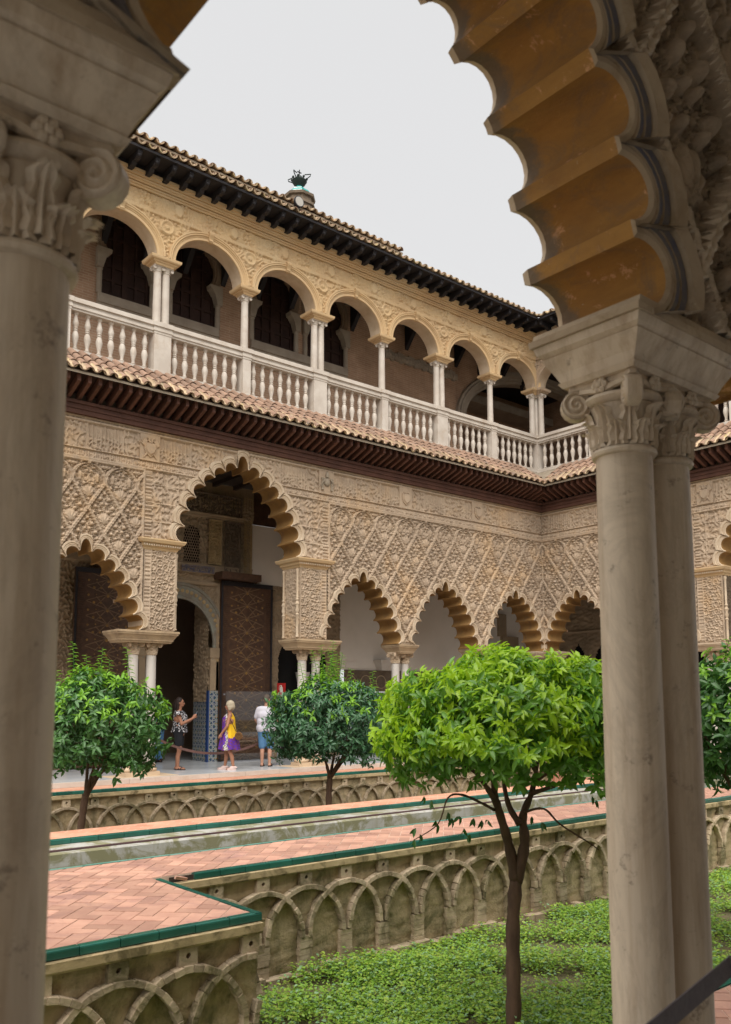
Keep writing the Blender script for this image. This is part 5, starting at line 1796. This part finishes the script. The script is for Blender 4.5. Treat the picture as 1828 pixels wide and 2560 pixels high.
def ground_cover():
    rs = np.random.default_rng(3)
    n = 100000
    x = rs.uniform(-21.5, -6.5, n); y = rs.uniform(-15.28, -10.25, n)
    ok = ~((x < -18.6) & (y > -12.1))
    x, y = x[ok], y[ok]
    dist = np.hypot(x - CAM.x, y - CAM.y)
    keep = rs.random(len(x)) < np.clip(9.0 / dist, 0, 1) ** 1.2
    x, y = x[keep], y[keep]
    dens = np.sin(x * 2.3 + 1.3 * np.sin(y * 1.7)) * np.sin(y * 2.9 + x * .7)
    k2 = rs.random(len(x)) < .60 + .62 * dens + .32 * np.sin(x * 7.1) * np.sin(y * 6.3)
    x, y = x[k2], y[k2]
    hgt = .03 + .10 * np.clip(.5 + .5 * np.sin(x * 1.9 + 2) * np.sin(y * 2.3) + .4 * rs.normal(size=len(x)) * .5, 0, 1.3)
    P, D, N, S = [], [], [], []
    for j in range(5):
        k = len(x)
        a = rs.uniform(0, 2 * pi, k)
        t = (j + 1) / 5
        P.append(np.stack([x + .03 * np.cos(a) * t, y + .03 * np.sin(a) * t, ZG + hgt * t * 1.35], -1))
        D.append(np.stack([np.cos(a), np.sin(a), rs.uniform(-.1, .7, k)], -1))
        N.append(np.stack([rs.normal(0, .35, k), rs.normal(0, .35, k), np.ones(k)], -1)); S.append(rs.uniform(.022, .055, k))
    return np.concatenate(P), np.concatenate(D), np.concatenate(N), np.concatenate(S)
P, D, N, S = ground_cover()
sel = rs.random(len(P))
GC1 = leaf_mat('ground_cover_green', (.19, .37, .04), (.30, .48, .06), .4, .25)
GC2 = leaf_mat('ground_cover_yellow', (.32, .46, .05), (.38, .48, .07), .4, .3)
GC3 = leaf_mat('ground_cover_bluish', (.18, .33, .15), (.24, .4, .19), .4, .2)
for nm, lo, hi, m in (('ground_cover', 0, .58, GC1), ('ground_cover', .58, .82, GC2), ('ground_cover', .82, 1.01, GC3)):
    q = (sel >= lo) & (sel < hi)
    tag(leaves_mesh(nm, P[q], D[q], N[q], S[q], m, None, .6), 'low leafy ground cover in the near sunken bed', 'ground cover', kind='stuff')
# ---------------------------------------------------------------- people
SKIN = mat('skin', (.46, .25, .17), (.42, .22, .15), 6, .55, .1, 60)
SKIN_T = mat('tanned_skin', (.36, .17, .105), (.32, .15, .09), 6, .55, .1, 60)
def cloth(name, a, b_, sc, lo, hi, c3=None, s3=3., rough=.85):
    t = NT(name)
    c = t.mix(t.ramp(t.noise(sc, 2, .5, dist=.8), lo, hi), a, b_)
    if c3: c = t.mix(t.ramp(t.noise(s3, 2, .5), .55, .58), c, c3)
    t.bump(t.noise(14, 3), .25, .02)
    return t.done(c, rough, .2)
HAIR_D = mat('dark_hair', (.02, .014, .012), (.035, .02, .016), 20, .5, .6, 60)
HAIR_B = mat('blonde_hair', (.46, .40, .30), (.36, .30, .21), 20, .5, .6, 60)
HAIR_G = mat('short_grey_brown_hair', (.13, .10, .08), (.09, .07, .055), 20, .6, .6, 60)
EYE = mat('eye', (.02, .015, .012), (.02, .015, .012), 3, .3, 0)
LIP = mat('lips', (.30, .09, .08), (.28, .08, .07), 3, .5, 0)

def capsules(caps):
    b = MB()
    for c in caps:
        if len(c) > 4:
            b.ball(c[0], c[2], 14, 9, c[4]); continue
        p0, p1, r0, r1 = Vector(c[0]), Vector(c[1]), c[2], c[3]
        d = p1 - p0
        L = d.length
        if L < 1e-5:
            b.ball(p0, r0, 14, 9); continue
        u = d / L
        pts = [p0 - u * r0 * .97, p0 - u * r0 * .7, p0 - u * r0 * .3, p0, p0 + d * .5, p1, p1 + u * r1 * .3, p1 + u * r1 * .7, p1 + u * r1 * .97]
        b.tube(pts, [r0 * .24, r0 * .71, r0 * .95, r0, (r0 + r1) / 2, r1, r1 * .95, r1 * .71, r1 * .24], 12)
    return b
def skinned(name, caps, m, parent, vox=.011, it=4):
    o = capsules(caps).build(name, m, parent)
    md = o.modifiers.new('remesh', 'REMESH'); md.mode = 'VOXEL'; md.voxel_size = vox; md.use_smooth_shade = True
    ms = o.modifiers.new('smooth', 'SMOOTH'); ms.iterations = it if name == 'body' else 14; ms.factor = .5
    return o
def hand(W_, E_, curl, palm_n, side):
    """palm, four jointed fingers and a thumb; W_ wrist, E_ direction, palm_n palm normal"""
    W_, d = Vector(W_), Vector(E_).normalized()
    n = Vector(palm_n).normalized(); n = (n - d * n.dot(d)).normalized(); s = d.cross(n) * side
    out = []
    for k, f in enumerate((-.026, -.009, .009, .024)):
        k0 = W_ + d * .075 + s * f
        out.append((W_ + d * .01 + s * f * .7, k0, .015, .0125))
        L = (.036, .042, .040, .031)[k]
        a = curl
        d1 = (d * math.cos(a) + n * math.sin(a)); k1 = k0 + d1 * L
        d2 = (d * math.cos(2 * a) + n * math.sin(2 * a)); k2 = k1 + d2 * L * .8
        out += [(k0, k1, .0098, .009), (k1, k2, .009, .0075)]
    t0 = W_ + d * .025 - s * .022; t1 = t0 + (d * .7 - s * .8 + n * .3).normalized() * .04; t2 = t1 + (d * .9 - s * .25 + n * .4).normalized() * .032
    out += [(t0, t1, .013, .011), (t1, t2, .0105, .008)]
    return out

def person(label, loc, rz, H, skin, arms, build=1.0, female=False, feet=(.0, .0)):
    """standing body facing +y; arms = [(elbow, wrist, hand dir, palm normal)] right then left"""
    P_ = tag(empty('person', loc, rz), label, 'person')
    s = H / 1.75
    P_.scale = (s, s, s)
    g_ = build
    hipw = .095 * (1.05 if female else 1)
    sh = .165 if female else .19
    caps = []
    for sd, fy in ((1, feet[0]), (-1, feet[1])):
        x = sd * hipw
        hip, kn, an = (x, 0, .90), (x * 1.0, .02 + fy * .5, .48), (x * .98, -.02 + fy, .085)
        caps += [(hip, kn, .088 * g_, .058), (kn, (x, -.012 + fy * .7, .33), .056, .054), ((x, -.015 + fy * .7, .33), an, .054, .036)]
        caps += [((x, -.045 + fy, .042), (x * 1.05, .05 + fy, .045), .038, .036), ((x * 1.05, .05 + fy, .04), (x * 1.12, .15 + fy, .028), .036, .025)]
    caps += [((-.075, 0, .93), (.075, 0, .93), .125 * g_, .125 * g_), ((-.06, 0, 1.08), (.06, 0, 1.08), .105 * g_, .105 * g_), ((-.085, 0, 1.25), (.085, 0, 1.25), .11 * g_, .11 * g_), ((-sh * .7, -.01, 1.40), (sh * .7, -.01, 1.40), .075, .075),
             ((0, -.01, 1.42), (0, .01, 1.55), .056, .052)]
    if female: caps += [((-.075, .085, 1.27), (-.075, .085, 1.27), .07 * g_, .07), ((.075, .085, 1.27), (.075, .085, 1.27), .07 * g_, .07)]
    caps += [((0, .012, 1.655), 0, .1, 0, (.76, .94, 1.08)), ((0, .03, 1.595), 0, .07, 0, (.8, .95, .9)), ((0, .108, 1.645), (0, .118, 1.625), .012, .016), ((0, .085, 1.575), (0, .085, 1.575), .022, .022)]
    for sd in (1, -1): caps += [((sd * .078, .0, 1.645), 0, .028, 0, (.4, .8, 1.1))]
    for sd, (el, wr, hd, pn) in zip((1, -1), arms):
        S_ = (sd * sh, -.01, 1.405)
        caps += [(S_, el, .055 * (.95 if female else 1.08), .041), (el, wr, .041, .027)] + hand(wr, hd, .45, pn, sd)
    body = skinned('body', caps, skin, P_)
    e = MB()
    for sd in (1, -1): e.ball((sd * .032, .099, 1.665), .011, 8, 6)
    e.build('eyes', EYE, body)
    m = MB(); m.tube([(-.024, .098, 1.598), (0, .107, 1.598), (.024, .098, 1.598)], [.004, .007, .004], 6); m.build('mouth', LIP, body)
    return P_
def loft(name, rings, m, parent, n=40, fold=0., k=9, seed=0.):
    """cloth as a stack of ellipses (z, cx, cy, rx, ry)"""
    b = MB()
    out = []
    for i, (z, cx, cy, rx, ry) in enumerate(rings):
        f = fold * i / max(1, len(rings) - 1)
        out.append([(cx + rx * (1 + f * math.sin(k * t + seed)) * math.cos(t), cy + ry * (1 + f * math.sin(k * t + seed)) * math.sin(t), z + f * .15 * math.sin(k * t * .5)) for t in [2 * pi * j / n for j in range(n)]])
    b.rings(out, cap=False)
    inner = [[(x * .985 + c[1] * .015, y * .985 + c[2] * .015, z) for x, y, z in r] for r, c in zip(out, rings)]
    b.rings(inner[::-1], cap=False)
    return b.build(name, m, parent, smooth=True)
def shoe(P_, x, y, m, style):
    b = MB()
    if style == 'flat':
        sole = [(.0, -.09), (.035, -.06), (.04, .03), (.048, .11), (.03, .165), (0, .178), (-.03, .165), (-.045, .11), (-.036, .03), (-.032, -.06)]
        b.rings([[(x + a, y + c, z) for a, c in sole] for z in (.002, .02)])
        b.tube([(x - .045, y + .05, .03), (x - .02, y + .09, .065), (x + .02, y + .09, .065), (x + .045, y + .05, .03)], .012, 6)
        b.tube([(x - .04, y + .0, .03), (x, y + .06, .08), (x + .04, y + .0, .03)], .012, 6)
        return b.build('sandal', m, P_)
    rings = []
    for z, f, t in ((.0, 1.0, 1.0), (.03, 1.06, 1.03), (.045, 1.0, 1.0), (.06, .95, .86), (.09, .85, .62), (.10, .7, .45)):
        rings.append([(x + .047 * f * math.cos(a), y + (-.02 if z > .05 else .035) + (.13 * t) * math.sin(a), z) for a in [2 * pi * j / 16 for j in range(16)]])
    b.rings(rings)
    return b.build('shoe', m, P_, smooth=2)

# woman with the phone
ph = ((.06, .40, 1.33), (-.05, .40, 1.33))
W1 = person('woman in black shorts and patterned top raising a phone by the tiled doorway', (-12.78, .71, 0), rad(-128), 1.68, SKIN_T,
            [((.235, .10, 1.13), (.085, .345, 1.27), (-.2, .5, .8), (-1, .2, 0)), ((-.235, .10, 1.13), (-.085, .345, 1.27), (.2, .5, .8), (1, .2, 0))], 1.14, True, (.02, -.04))
TOP1 = cloth('black_white_blouse', (.012, .012, .016), (.7, .68, .7), 26, .52, .56)
loft('blouse', [(1.45, 0, -.01, .115, .075), (1.42, 0, 0, .185, .115), (1.33, 0, .02, .195, .165), (1.22, 0, .025, .185, .175), (1.1, 0, .015, .18, .16), (1.0, 0, .01, .205, .185), (.93, 0, .01, .225, .2)], TOP1, W1, fold=.06)
for sd in (1, -1): loft('sleeve', [(1.455, sd * .15, -.01, .07, .075), (1.42, sd * .2, .0, .07, .085), (1.36, sd * .225, .03, .075, .09)], TOP1, W1, 20, .08, 7)
SH1 = mat('black_shorts', (.014, .015, .019), (.02, .021, .026), 8, .85, .3, 30)
skinned('shorts', [((-.08, 0, .95), (.08, 0, .95), .152, .152)] + [((sd * .1, 0, .9), (sd * .1, .01, .64), .115, .098) for sd in (1, -1)], SH1, W1, .014)
skinned('hair', [((0, -.02, 1.685), 0, .112, 0, (.82, .95, 1.0)), ((0, -.07, 1.66), (0, -.085, 1.5), .075, .06), ((.06, -.03, 1.64), (.07, -.03, 1.48), .04, .03), ((-.06, -.03, 1.64), (-.07, -.03, 1.48), .04, .03)], HAIR_D, W1, .012)
for sd, fy in ((1, .02), (-1, -.04)): shoe(W1, sd * .1, fy, SH1, 'flat')
o = bpy.data.objects.new('phone_pose', None)
pm = MB(); pm.rect([(-.075, .036, .004), (-.072, .038, .0045), (.072, .038, .0045), (.075, .036, .004)])
PH = tag(pm.build('phone', mat('phone_shell', (.22, .27, .32), (.2, .24, .3), 4, .25, 0, spec=.6)), 'slim grey phone held up by the woman in black shorts', 'phone')
dv = Matrix.Rotation(rad(-128), 3, 'Z') @ Vector((0, .40, 1.36)) * (1.68 / 1.75)
PH.location = Vector((-12.78, .71, 0)) + dv
PH.rotation_euler = (rad(-35), 0, rad(-128))

# woman in the bright dress
W2 = person('grey-blonde woman in a purple and yellow dress walking across the gallery', (-11.87, -.08, 0), rad(55), 1.60, SKIN_T,
            [((.25, .02, 1.13), (.23, .14, .90), (0, .35, -.9), (-1, 0, 0)), ((-.25, .04, 1.13), (-.21, .19, .93), (0, .5, -.8), (1, 0, 0))], 1.1, True, (.13, -.10))
def dress_mat():
    t = NT('purple_yellow_dress')
    tc = t.n('TexCoord'); sep = t.n('SeparateXYZ'); t.l(tc.outputs['Object'], sep.inputs[0])
    nz = t.noise(6, 3, .6)
    c = t.mix(t.ramp(t.noise(30, 2), .5, .54), (.10, .03, .36), (.16, .05, .10))
    yel = t.math('MULTIPLY', t.ramp(t.math('ADD', sep.outputs[2], t.math('MULTIPLY', nz, .4)), 1.0, 1.02), t.ramp(t.math('ADD', sep.outputs[1], t.math('MULTIPLY', nz, .2)), .16, .14))
    c = t.mix(yel, c, (.72, .44, .02))
    wh = t.math('MULTIPLY', t.ramp(t.math('ADD', sep.outputs[1], t.math('MULTIPLY', nz, .3)), .165, .175), t.ramp(t.math('ADD', sep.outputs[1], t.math('MULTIPLY', nz, .3)), .26, .25))
    c = t.mix(wh, c, t.mix(t.ramp(t.noise(40, 2), .48, .52), (.6, .57, .5), (.1, .08, .09)))
    t.bump(t.noise(14, 3), .2, .02)
    return t.done(c, .8, .2)
DR = dress_mat()
loft('dress', [(1.46, 0, -.01, .10, .07), (1.42, 0, 0, .16, .11), (1.33, 0, .02, .175, .16), (1.2, 0, .02, .175, .165), (1.05, 0, .01, .19, .17), (.9, 0, .0, .22, .205), (.75, 0, 0, .245, .235), (.6, 0, 0, .265, .26), (.52, 0, 0, .27, .27)], DR, W2, 48, .09, 8)
skinned('hair', [((0, -.015, 1.685), 0, .118, 0, (.88, 1.0, 1.0)), ((0, -.05, 1.63), 0, .105, 0, (.95, .9, 1.0)), ((.065, .01, 1.62), (.07, .0, 1.55), .045, .035), ((-.065, .01, 1.62), (-.07, .0, 1.55), .045, .035)], HAIR_B, W2, .012)
SHW = mat('pink_white_shoe', (.62, .47, .43), (.56, .42, .38), 6, .7, .2, 40)
for sd, fy in ((1, .13), (-1, -.10)): shoe(W2, sd * .1, fy, SHW, 'shoe')
BG = tag(empty('handbag', (-11.87, -.08, 0), rad(55)), 'round wicker handbag hanging behind the woman in the purple dress', 'bag')
b = MB(); b.rings([[(-.20 + w_, -.235 + .095 * f * math.cos(a), .80 + .10 * f * math.sin(a)) for a in [2 * pi * k / 24 for k in range(24)]] for w_, f in ((-.05, .3), (-.055, .8), (-.045, .97), (0, 1), (.045, .97), (.055, .8), (.05, .3))])
WK = mat('wicker', (.20, .105, .04), (.12, .06, .025), 30, .8, .8, 60)
bo = b.build('bag_body', WK, BG, smooth=2)
b = MB()
for f in (.3, .55, .8): b.tube([(-.26, -.235 + .095 * f * math.cos(a), .80 + .10 * f * math.sin(a)) for a in [2 * pi * k / 20 for k in range(21)]], .007, 5, False)
b.build('coil', WK, bo)
b = MB(); b.tube([(-.20, -.29, .89), (-.19, -.2, 1.15), (-.14, -.06, 1.37), (-.17, .04, 1.34), (-.2, -.18, .89)], .008, 6); b.build('strap', HAIR_D, BG)

# man seen from behind
M1 = person('man in white T-shirt and denim shorts seen from behind, beside the peaked tree', (-10.62, .23, 0), rad(-44), 1.76, SKIN,
            [((.27, .03, 1.14), (.21, .19, .98), (-.4, .6, -.3), (-.5, .2, .5)), ((-.27, .03, 1.14), (-.21, .19, .98), (.4, .6, -.3), (.5, .2, .5))], 1.12, False, (.0, .0))
TEE = mat('white_tshirt', (.62, .60, .66), (.55, .53, .60), 5, .9, .5, 9, .02)
skinned('t_shirt', [((-.10, 0, .95), (.10, 0, .95), .158, .158), ((-.09, .0, 1.1), (.09, .0, 1.1), .152, .152), ((-.10, 0, 1.26), (.10, 0, 1.26), .145, .145), ((-.14, -.01, 1.40), (.14, -.01, 1.40), .092, .092)] + [((sd * .19, -.01, 1.40), (sd * .248, .015, 1.22), .078, .072) for sd in (1, -1)], TEE, M1, .013)
JEAN = mat('denim', (.10, .22, .38), (.075, .17, .31), 9, .9, .4, 40)
skinned('denim_shorts', [((-.08, 0, .93), (.08, 0, .93), .148, .148)] + [((sd * .1, 0, .88), (sd * .1, .015, .50), .118, .094) for sd in (1, -1)], JEAN, M1, .014)
skinned('hair', [((0, -.008, 1.69), 0, .104, 0, (.8, .98, .95)), ((0, -.05, 1.64), 0, .07, 0, (.9, .8, 1.0))], HAIR_G, M1, .012)
for sd in (1, -1): shoe(M1, sd * .1, 0, HAIR_D, 'flat')

# two visitors in the shade of the doorway
V1 = person('visitor in blue floral shirt and pale shorts in the dark doorway', (-12.62, 2.75, 0), rad(-30), 1.70, SKIN_T,
            [((.25, .05, 1.14), (.2, .2, .98), (-.3, .6, -.3), (-1, 0, 0)), ((-.25, .05, 1.14), (-.2, .2, .98), (.3, .6, -.3), (1, 0, 0))], 1.1)
FLO = cloth('blue_floral_shirt', (.05, .16, .34), (.5, .55, .6), 14, .56, .62, (.02, .05, .12), 9)
skinned('shirt', [((-.10, 0, .97), (.10, 0, .97), .15, .15), ((-.09, 0, 1.12), (.09, 0, 1.12), .146, .146), ((-.10, 0, 1.27), (.10, 0, 1.27), .142, .142), ((-.14, -.01, 1.40), (.14, -.01, 1.40), .09, .09)] + [((sd * .19, -.01, 1.40), (sd * .24, .02, 1.2), .078, .07) for sd in (1, -1)], FLO, V1, .014)
skinned('shorts', [((-.08, 0, .93), (.08, 0, .93), .146, .146)] + [((sd * .1, 0, .88), (sd * .1, .015, .52), .116, .092) for sd in (1, -1)], TEE, V1, .015)
skinned('hair', [((0, -.015, 1.69), 0, .108, 0, (.82, .98, .98)), ((0, -.06, 1.62), 0, .075, 0, (.9, .8, 1.0))], HAIR_D, V1, .013)
for sd in (1, -1): shoe(V1, sd * .1, 0, HAIR_D, 'flat')
V2 = person('visitor in dark clothes standing deeper inside the dark doorway', (-12.05, 3.3, 0), rad(20), 1.75, SKIN_T,
            [((.25, .05, 1.14), (.22, .16, .95), (0, .4, -.9), (-1, 0, 0)), ((-.25, .05, 1.14), (-.22, .16, .95), (0, .4, -.9), (1, 0, 0))], 1.1)
skinned('shirt', [((-.10, 0, .97), (.10, 0, .97), .15, .15), ((-.10, 0, 1.27), (.10, 0, 1.27), .142, .142), ((-.14, -.01, 1.40), (.14, -.01, 1.40), .09, .09)] + [((sd * .19, -.01, 1.40), (sd * .24, .02, 1.2), .078, .07) for sd in (1, -1)], SH1, V2, .014)
skinned('trousers', [((-.08, 0, .93), (.08, 0, .93), .146, .146)] + [((sd * .1, 0, .88), (sd * .1, .0, .1), .11, .07) for sd in (1, -1)], JEAN, V2, .015)
skinned('hair', [((0, -.015, 1.69), 0, .108, 0, (.82, .98, .98))], HAIR_D, V2, .013)
for sd in (1, -1): shoe(V2, sd * .1, 0, HAIR_D, 'shoe')

# ---------------------------------------------------------------- barriers, screen, sign, roof furniture
STRAP = mat('brown_strap', (.16, .085, .07), (.13, .07, .06), 8, .7, .2, 50)
STRAP_N = mat('dark_webbing', (.15, .13, .135), (.12, .105, .11), 30, .75, .5, 60)
CHROME = mat('brushed_post', (.25, .25, .27), (.2, .2, .22), 8, .35, .1, 40, spec=.6)
def strap(name, label, pts, w_, m, n=24):
    P0, P1, sag = Vector(pts[0]), Vector(pts[1]), pts[2]
    b = MB()
    lo, hi = [], []
    for k in range(n + 1):
        t = k / n
        p = P0.lerp(P1, t) - Vector((0, 0, sag * 4 * t * (1 - t)))
        lo.append(p - Vector((0, 0, w_ / 2))); hi.append(p + Vector((0, 0, w_ / 2)))
    dirv = (P1 - P0).normalized(); nn = Vector((-dirv.y, dirv.x, 0)) * .0025
    b.rings([[p + nn for p in lo], [p + nn for p in hi], [p - nn for p in hi], [p - nn for p in lo], [p + nn for p in lo]], cap=False, closed=False)
    return tag(b.build(name, m), label, 'strap')
def barrier_post(loc, label, h=.95, ring=False):
    B_ = tag(empty('barrier_post', loc), label, 'post')
    b = MB(); b.lathe([(.16, 0), (.16, .012), (.12, .025), (.03, .035), (.024, .05), (.024, h - .09)], 20); b.build('pole', CHROME, B_, smooth=2)
    b = MB(); b.lathe([(.032, h - .09), (.034, h - .08), (.034, h - .01), (.028, h), (.01, h + .006)], 16); hd = b.build('head', IRON, B_, smooth=2)
    if ring:
        b = MB(); b.tube([(.0 + .03 * math.cos(t), 0, h + .03 + .03 * math.sin(t)) for t in [2 * pi * k / 14 for k in range(15)]], .006, 6, False); b.build('ring', IRON, B_)
    return B_
barrier_post((-13.55, .45, 0), 'slim barrier post behind the left orange tree')
barrier_post((-10.05, .55, 0), 'slim barrier post behind the man in the white shirt')
strap('barrier_strap', 'brown barrier strap sagging across the gallery in front of the doorway', ((-13.52, .45, .78), (-10.08, .55, .80), .43), .06, STRAP)
q0, q1 = px(1560, 2640, 2.30), px(1828, 2414, 2.85)
strap('barrier_strap', 'dark webbing strap across the bottom right corner in front of the columns', (q0, q1, .0), .066, STRAP_N)
pp_ = px(1862, 2400, 2.9)
barrier_post((pp_.x, pp_.y, 0), 'barrier post with ring at the right edge, holding the dark strap', pp_.z + .03, True)

t = NT('screen_glass')
t.b.inputs['Transmission Weight'].default_value = .95
t.b.inputs['IOR'].default_value = 1.3
t.done((.9, .93, .92), .02, .6)
t.b.inputs['Transmission Weight'].default_value = 0
t.b.inputs['Metallic'].default_value = 1
tp = t.n('BsdfTransparent'); lw = t.n('Fresnel'); lw.inputs['IOR'].default_value = 1.5
ms_ = t.n('MixShader'); t.l(t.math('MULTIPLY', lw.outputs[0], .7), ms_.inputs[0]); t.l(tp.outputs[0], ms_.inputs[1]); t.l(t.b.outputs[0], ms_.inputs[2])
t.l(ms_.outputs[0], t.t.nodes['Material Output'].inputs['Surface'])
GLASS = t.m
GS = tag(empty('glass_screen', (0, 0, 0)), 'clear glass screen standing before the inlaid door leaf', 'screen')
b = MB(); b.box(-10.72, -9.08, 2.16, 2.17, .02, 1.88); b.build('pane', GLASS, GS)
b = MB()
for x in (-10.70, -9.10):
    for z in (.4, 1.1, 1.78): b.box(x - .02, x + .02, 2.14, 2.19, z, z + .04)
b.box(-10.72, -9.08, 2.13, 2.2, 0, .03)
b.build('clamp', CHROME, GS)

RED = mat('sign_red', (.45, .018, .015), (.42, .016, .014), 4, .45, 0)
WHT = mat('sign_white', (.72, .70, .62), (.72, .70, .62), 4, .5, 0)
SG = tag(empty('fire_extinguisher_sign', (-8.83, 2.20, 1.72)), 'red sign with white fire extinguisher symbol above the man in the white shirt', 'sign')
SG.rotation_euler = (0, 0, rad(-20))
b = MB(); b.box(-.125, .125, 0, .008, 0, .40); b.build('board', RED, SG)
b = MB(); b.extrude([(-.035, .135), (.035, .135), (.04, .15), (.04, .27), (.03, .295), (.012, .305), (.012, .325), (.02, .34), (-.02, .34), (-.012, .325), (-.012, .305), (-.03, .295), (-.04, .27), (-.04, .15)], -.004, -.001)
b.tube([(-.012, -.003, .33), (-.045, -.003, .325), (-.062, -.003, .29), (-.062, -.003, .2)], .006, 5)
b.build('extinguisher_symbol', WHT, SG)
b = MB(); b.box(-.11, .11, -.004, -.001, .108, .116); b.build('rule', WHT, SG)
fc = bpy.data.curves.new('lettering', 'FONT'); fc.body = 'EXTINTOR'; fc.size = .062; fc.align_x = 'CENTER'; fc.extrude = .0008
fo = bpy.data.objects.new('lettering_source', fc)
col.objects.link(fo)
dg = bpy.context.evaluated_depsgraph_get()
fm = bpy.data.meshes.new_from_object(fo.evaluated_get(dg))
bpy.data.objects.remove(fo)
fm.materials.clear(); fm.materials.append(WHT)
put('lettering', fm, SG, (0, -.004, .05), (rad(90), 0, 0))
b = MB(); b.tube([(0, .012, -1.72), (0, .012, .4)], .01, 8); b.build('pole', CHROME, SG)

# lamp on the roof edge
SL = tag(empty('roof_spotlight', (-10.46, -.78, 14.54)), 'round grey spotlight fixed on the tiled roof edge', 'lamp')
b = MB(); b.rings([[(.15 * f * math.cos(a), y, .15 * f * math.sin(a)) for a in [2 * pi * k / 24 for k in range(24)]] for y, f in ((.12, .6), (.03, .95), (-.03, 1), (-.035, .84))]); b.build('housing', IRON, SL, smooth=2)
b = MB(); b.rings([[(.125 * math.cos(a), y, .125 * math.sin(a)) for a in [2 * pi * k / 24 for k in range(24)]] for y in (-.036, -.04)]); b.build('lens', mat('lamp_lens', (.42, .40, .36), (.38, .36, .33), 4, .4, 0), SL)
b = MB(); b.box(-.03, .03, .0, .12, -.2, -.1); b.build('foot', IRON, SL)
# turret finial with crown and cross
FN = tag(empty('turret_finial', (-7.07, 4.0, 13.9)), 'small tiled turret top with iron crown and cross behind the roof', 'finial')
def octo(rs_):
    return [[(r * math.cos(pi / 8 + pi / 4 * k), r * math.sin(pi / 8 + pi / 4 * k), z) for k in range(8)] for z, r in rs_]
b = MB(); b.rings(octo([(0, .5), (3.9, .5), (3.92, .56), (4.0, .56), (4.02, .46), (4.2, .46), (4.22, .54), (4.30, .56), (4.32, .42), (4.38, .42)])); b.build('turret', mat('turret_brick', (.22, .165, .115), (.15, .115, .085), 6, .9, .5, 40), FN)
b = MB()
b.rings(octo([(4.38, .40), (4.46, .38), (4.53, .31), (4.6, .22), (4.66, .14), (4.7, .12)])); b.build('tiled_dome', GLZ_T, FN)
b = MB()
for k in range(0, 8, 2):
    a = pi / 8 + pi / 4 * k
    b.add([(math.cos(a + d) * r * 1.01, math.sin(a + d) * r * 1.01, z) for d, r, z in ((0, .40, 4.39), (pi / 4, .40, 4.39), (pi / 4, .31, 4.54), (0, .31, 4.54))], [(0, 1, 2, 3)])
b.build('white_tiles', GLZ_W, FN)
BRZ = mat('green_bronze', (.03, .042, .038), (.02, .028, .026), 6, .6, .3, 40)
b = MB(); b.lathe([(.1, 4.68), (.14, 4.75), (.2, 4.80), (.22, 4.84), (.26, 4.90), (.24, 4.93)], 16)
for k in range(8):
    a = 2 * pi * k / 8
    b.ball((.25 * math.cos(a), .25 * math.sin(a), 4.97), .045, 6, 5)
b.lathe([(.10, 4.9), (.12, 5.0), (.09, 5.08), (.03, 5.12)], 12); b.build('crown', BRZ, FN, smooth=2)
b = MB()
for k in range(4):
    a = 2 * pi * k / 4 + .5
    b.tube([(.25 * math.cos(a), .25 * math.sin(a), 4.92), (.40 * math.cos(a), .40 * math.sin(a), 5.0), (.42 * math.cos(a), .42 * math.sin(a), 5.06), (.2 * math.cos(a), .2 * math.sin(a), 5.1)], .018, 6)
b.build('crown_arms', BRZ, FN)
b = MB(); b.box(-.012, .012, -.012, .012, 5.1, 5.32); b.box(-.08, .08, -.012, .012, 5.215, 5.245); b.build('cross', IRON, FN)
# near gallery behind the viewer: wall and timber ceiling
LIME = mat('limewash', (.58, .53, .46), (.52, .47, .41), 1, .9, .2, 30)
NG = tag(empty('gallery_interior'), 'shaded gallery room around the viewpoint with limewashed wall and ceiling', 'interior')
b = MB(); b.box(-30, -12, -20.4, -20.3, 0, 7.2); b.build('plaster_wall', LIME, NG)
b = MB(); b.box(-30, -12, -20.3, -16.42, 7.0, 7.2); b.build('ceiling_boards', LIME, NG)

# cracks and a broken corner in the terrace paving
def on_floor(u, v, z=ZT + .004):
    d = fw + r2 * ((u - 912.285) / 2167.27) - u2 * ((v - 1503.5) / 2167.27)
    return CAM + d * ((z - CAM.z) / d.z)
CRK = mat('crack', (.05, .035, .03), (.04, .03, .025), 5, .95, 0)
for pts in (((133, 2232), (150, 2233), (165, 2229), (178, 2224), (190, 2231), (198, 2234)), ((150, 2221), (165, 2217), (178, 2219), (190, 2226)), ((372, 2222), (385, 2212), (392, 2205), (415, 2204))):
    ps = [on_floor(*p) for p in pts]
    b = MB()
    b.rings([[p + Vector((0, -.006 * (1 if 0 < i < len(ps) - 1 else .2), 0)) for i, p in enumerate(ps)], [p + Vector((0, .006 * (1 if 0 < i < len(ps) - 1 else .2), 0)) for i, p in enumerate(ps)]], cap=False, closed=False)
    b.build('crack', CRK, te)
b = MB(); b.box(-18.58, -18.31, -10.150, -10.140, -.16, -.108); b.build('broken_tile_bed', CRK, w1)
for x, a in ((-18.46, .25),):
    b = MB(); b.obox((0, 0, 0), (.08, 0, 0), (0, .01, .004), (0, -.004, .014)); b.build('tile_shard', TERRA, w1, loc=(x, -10.165, -.125), rot=(0, a, a))
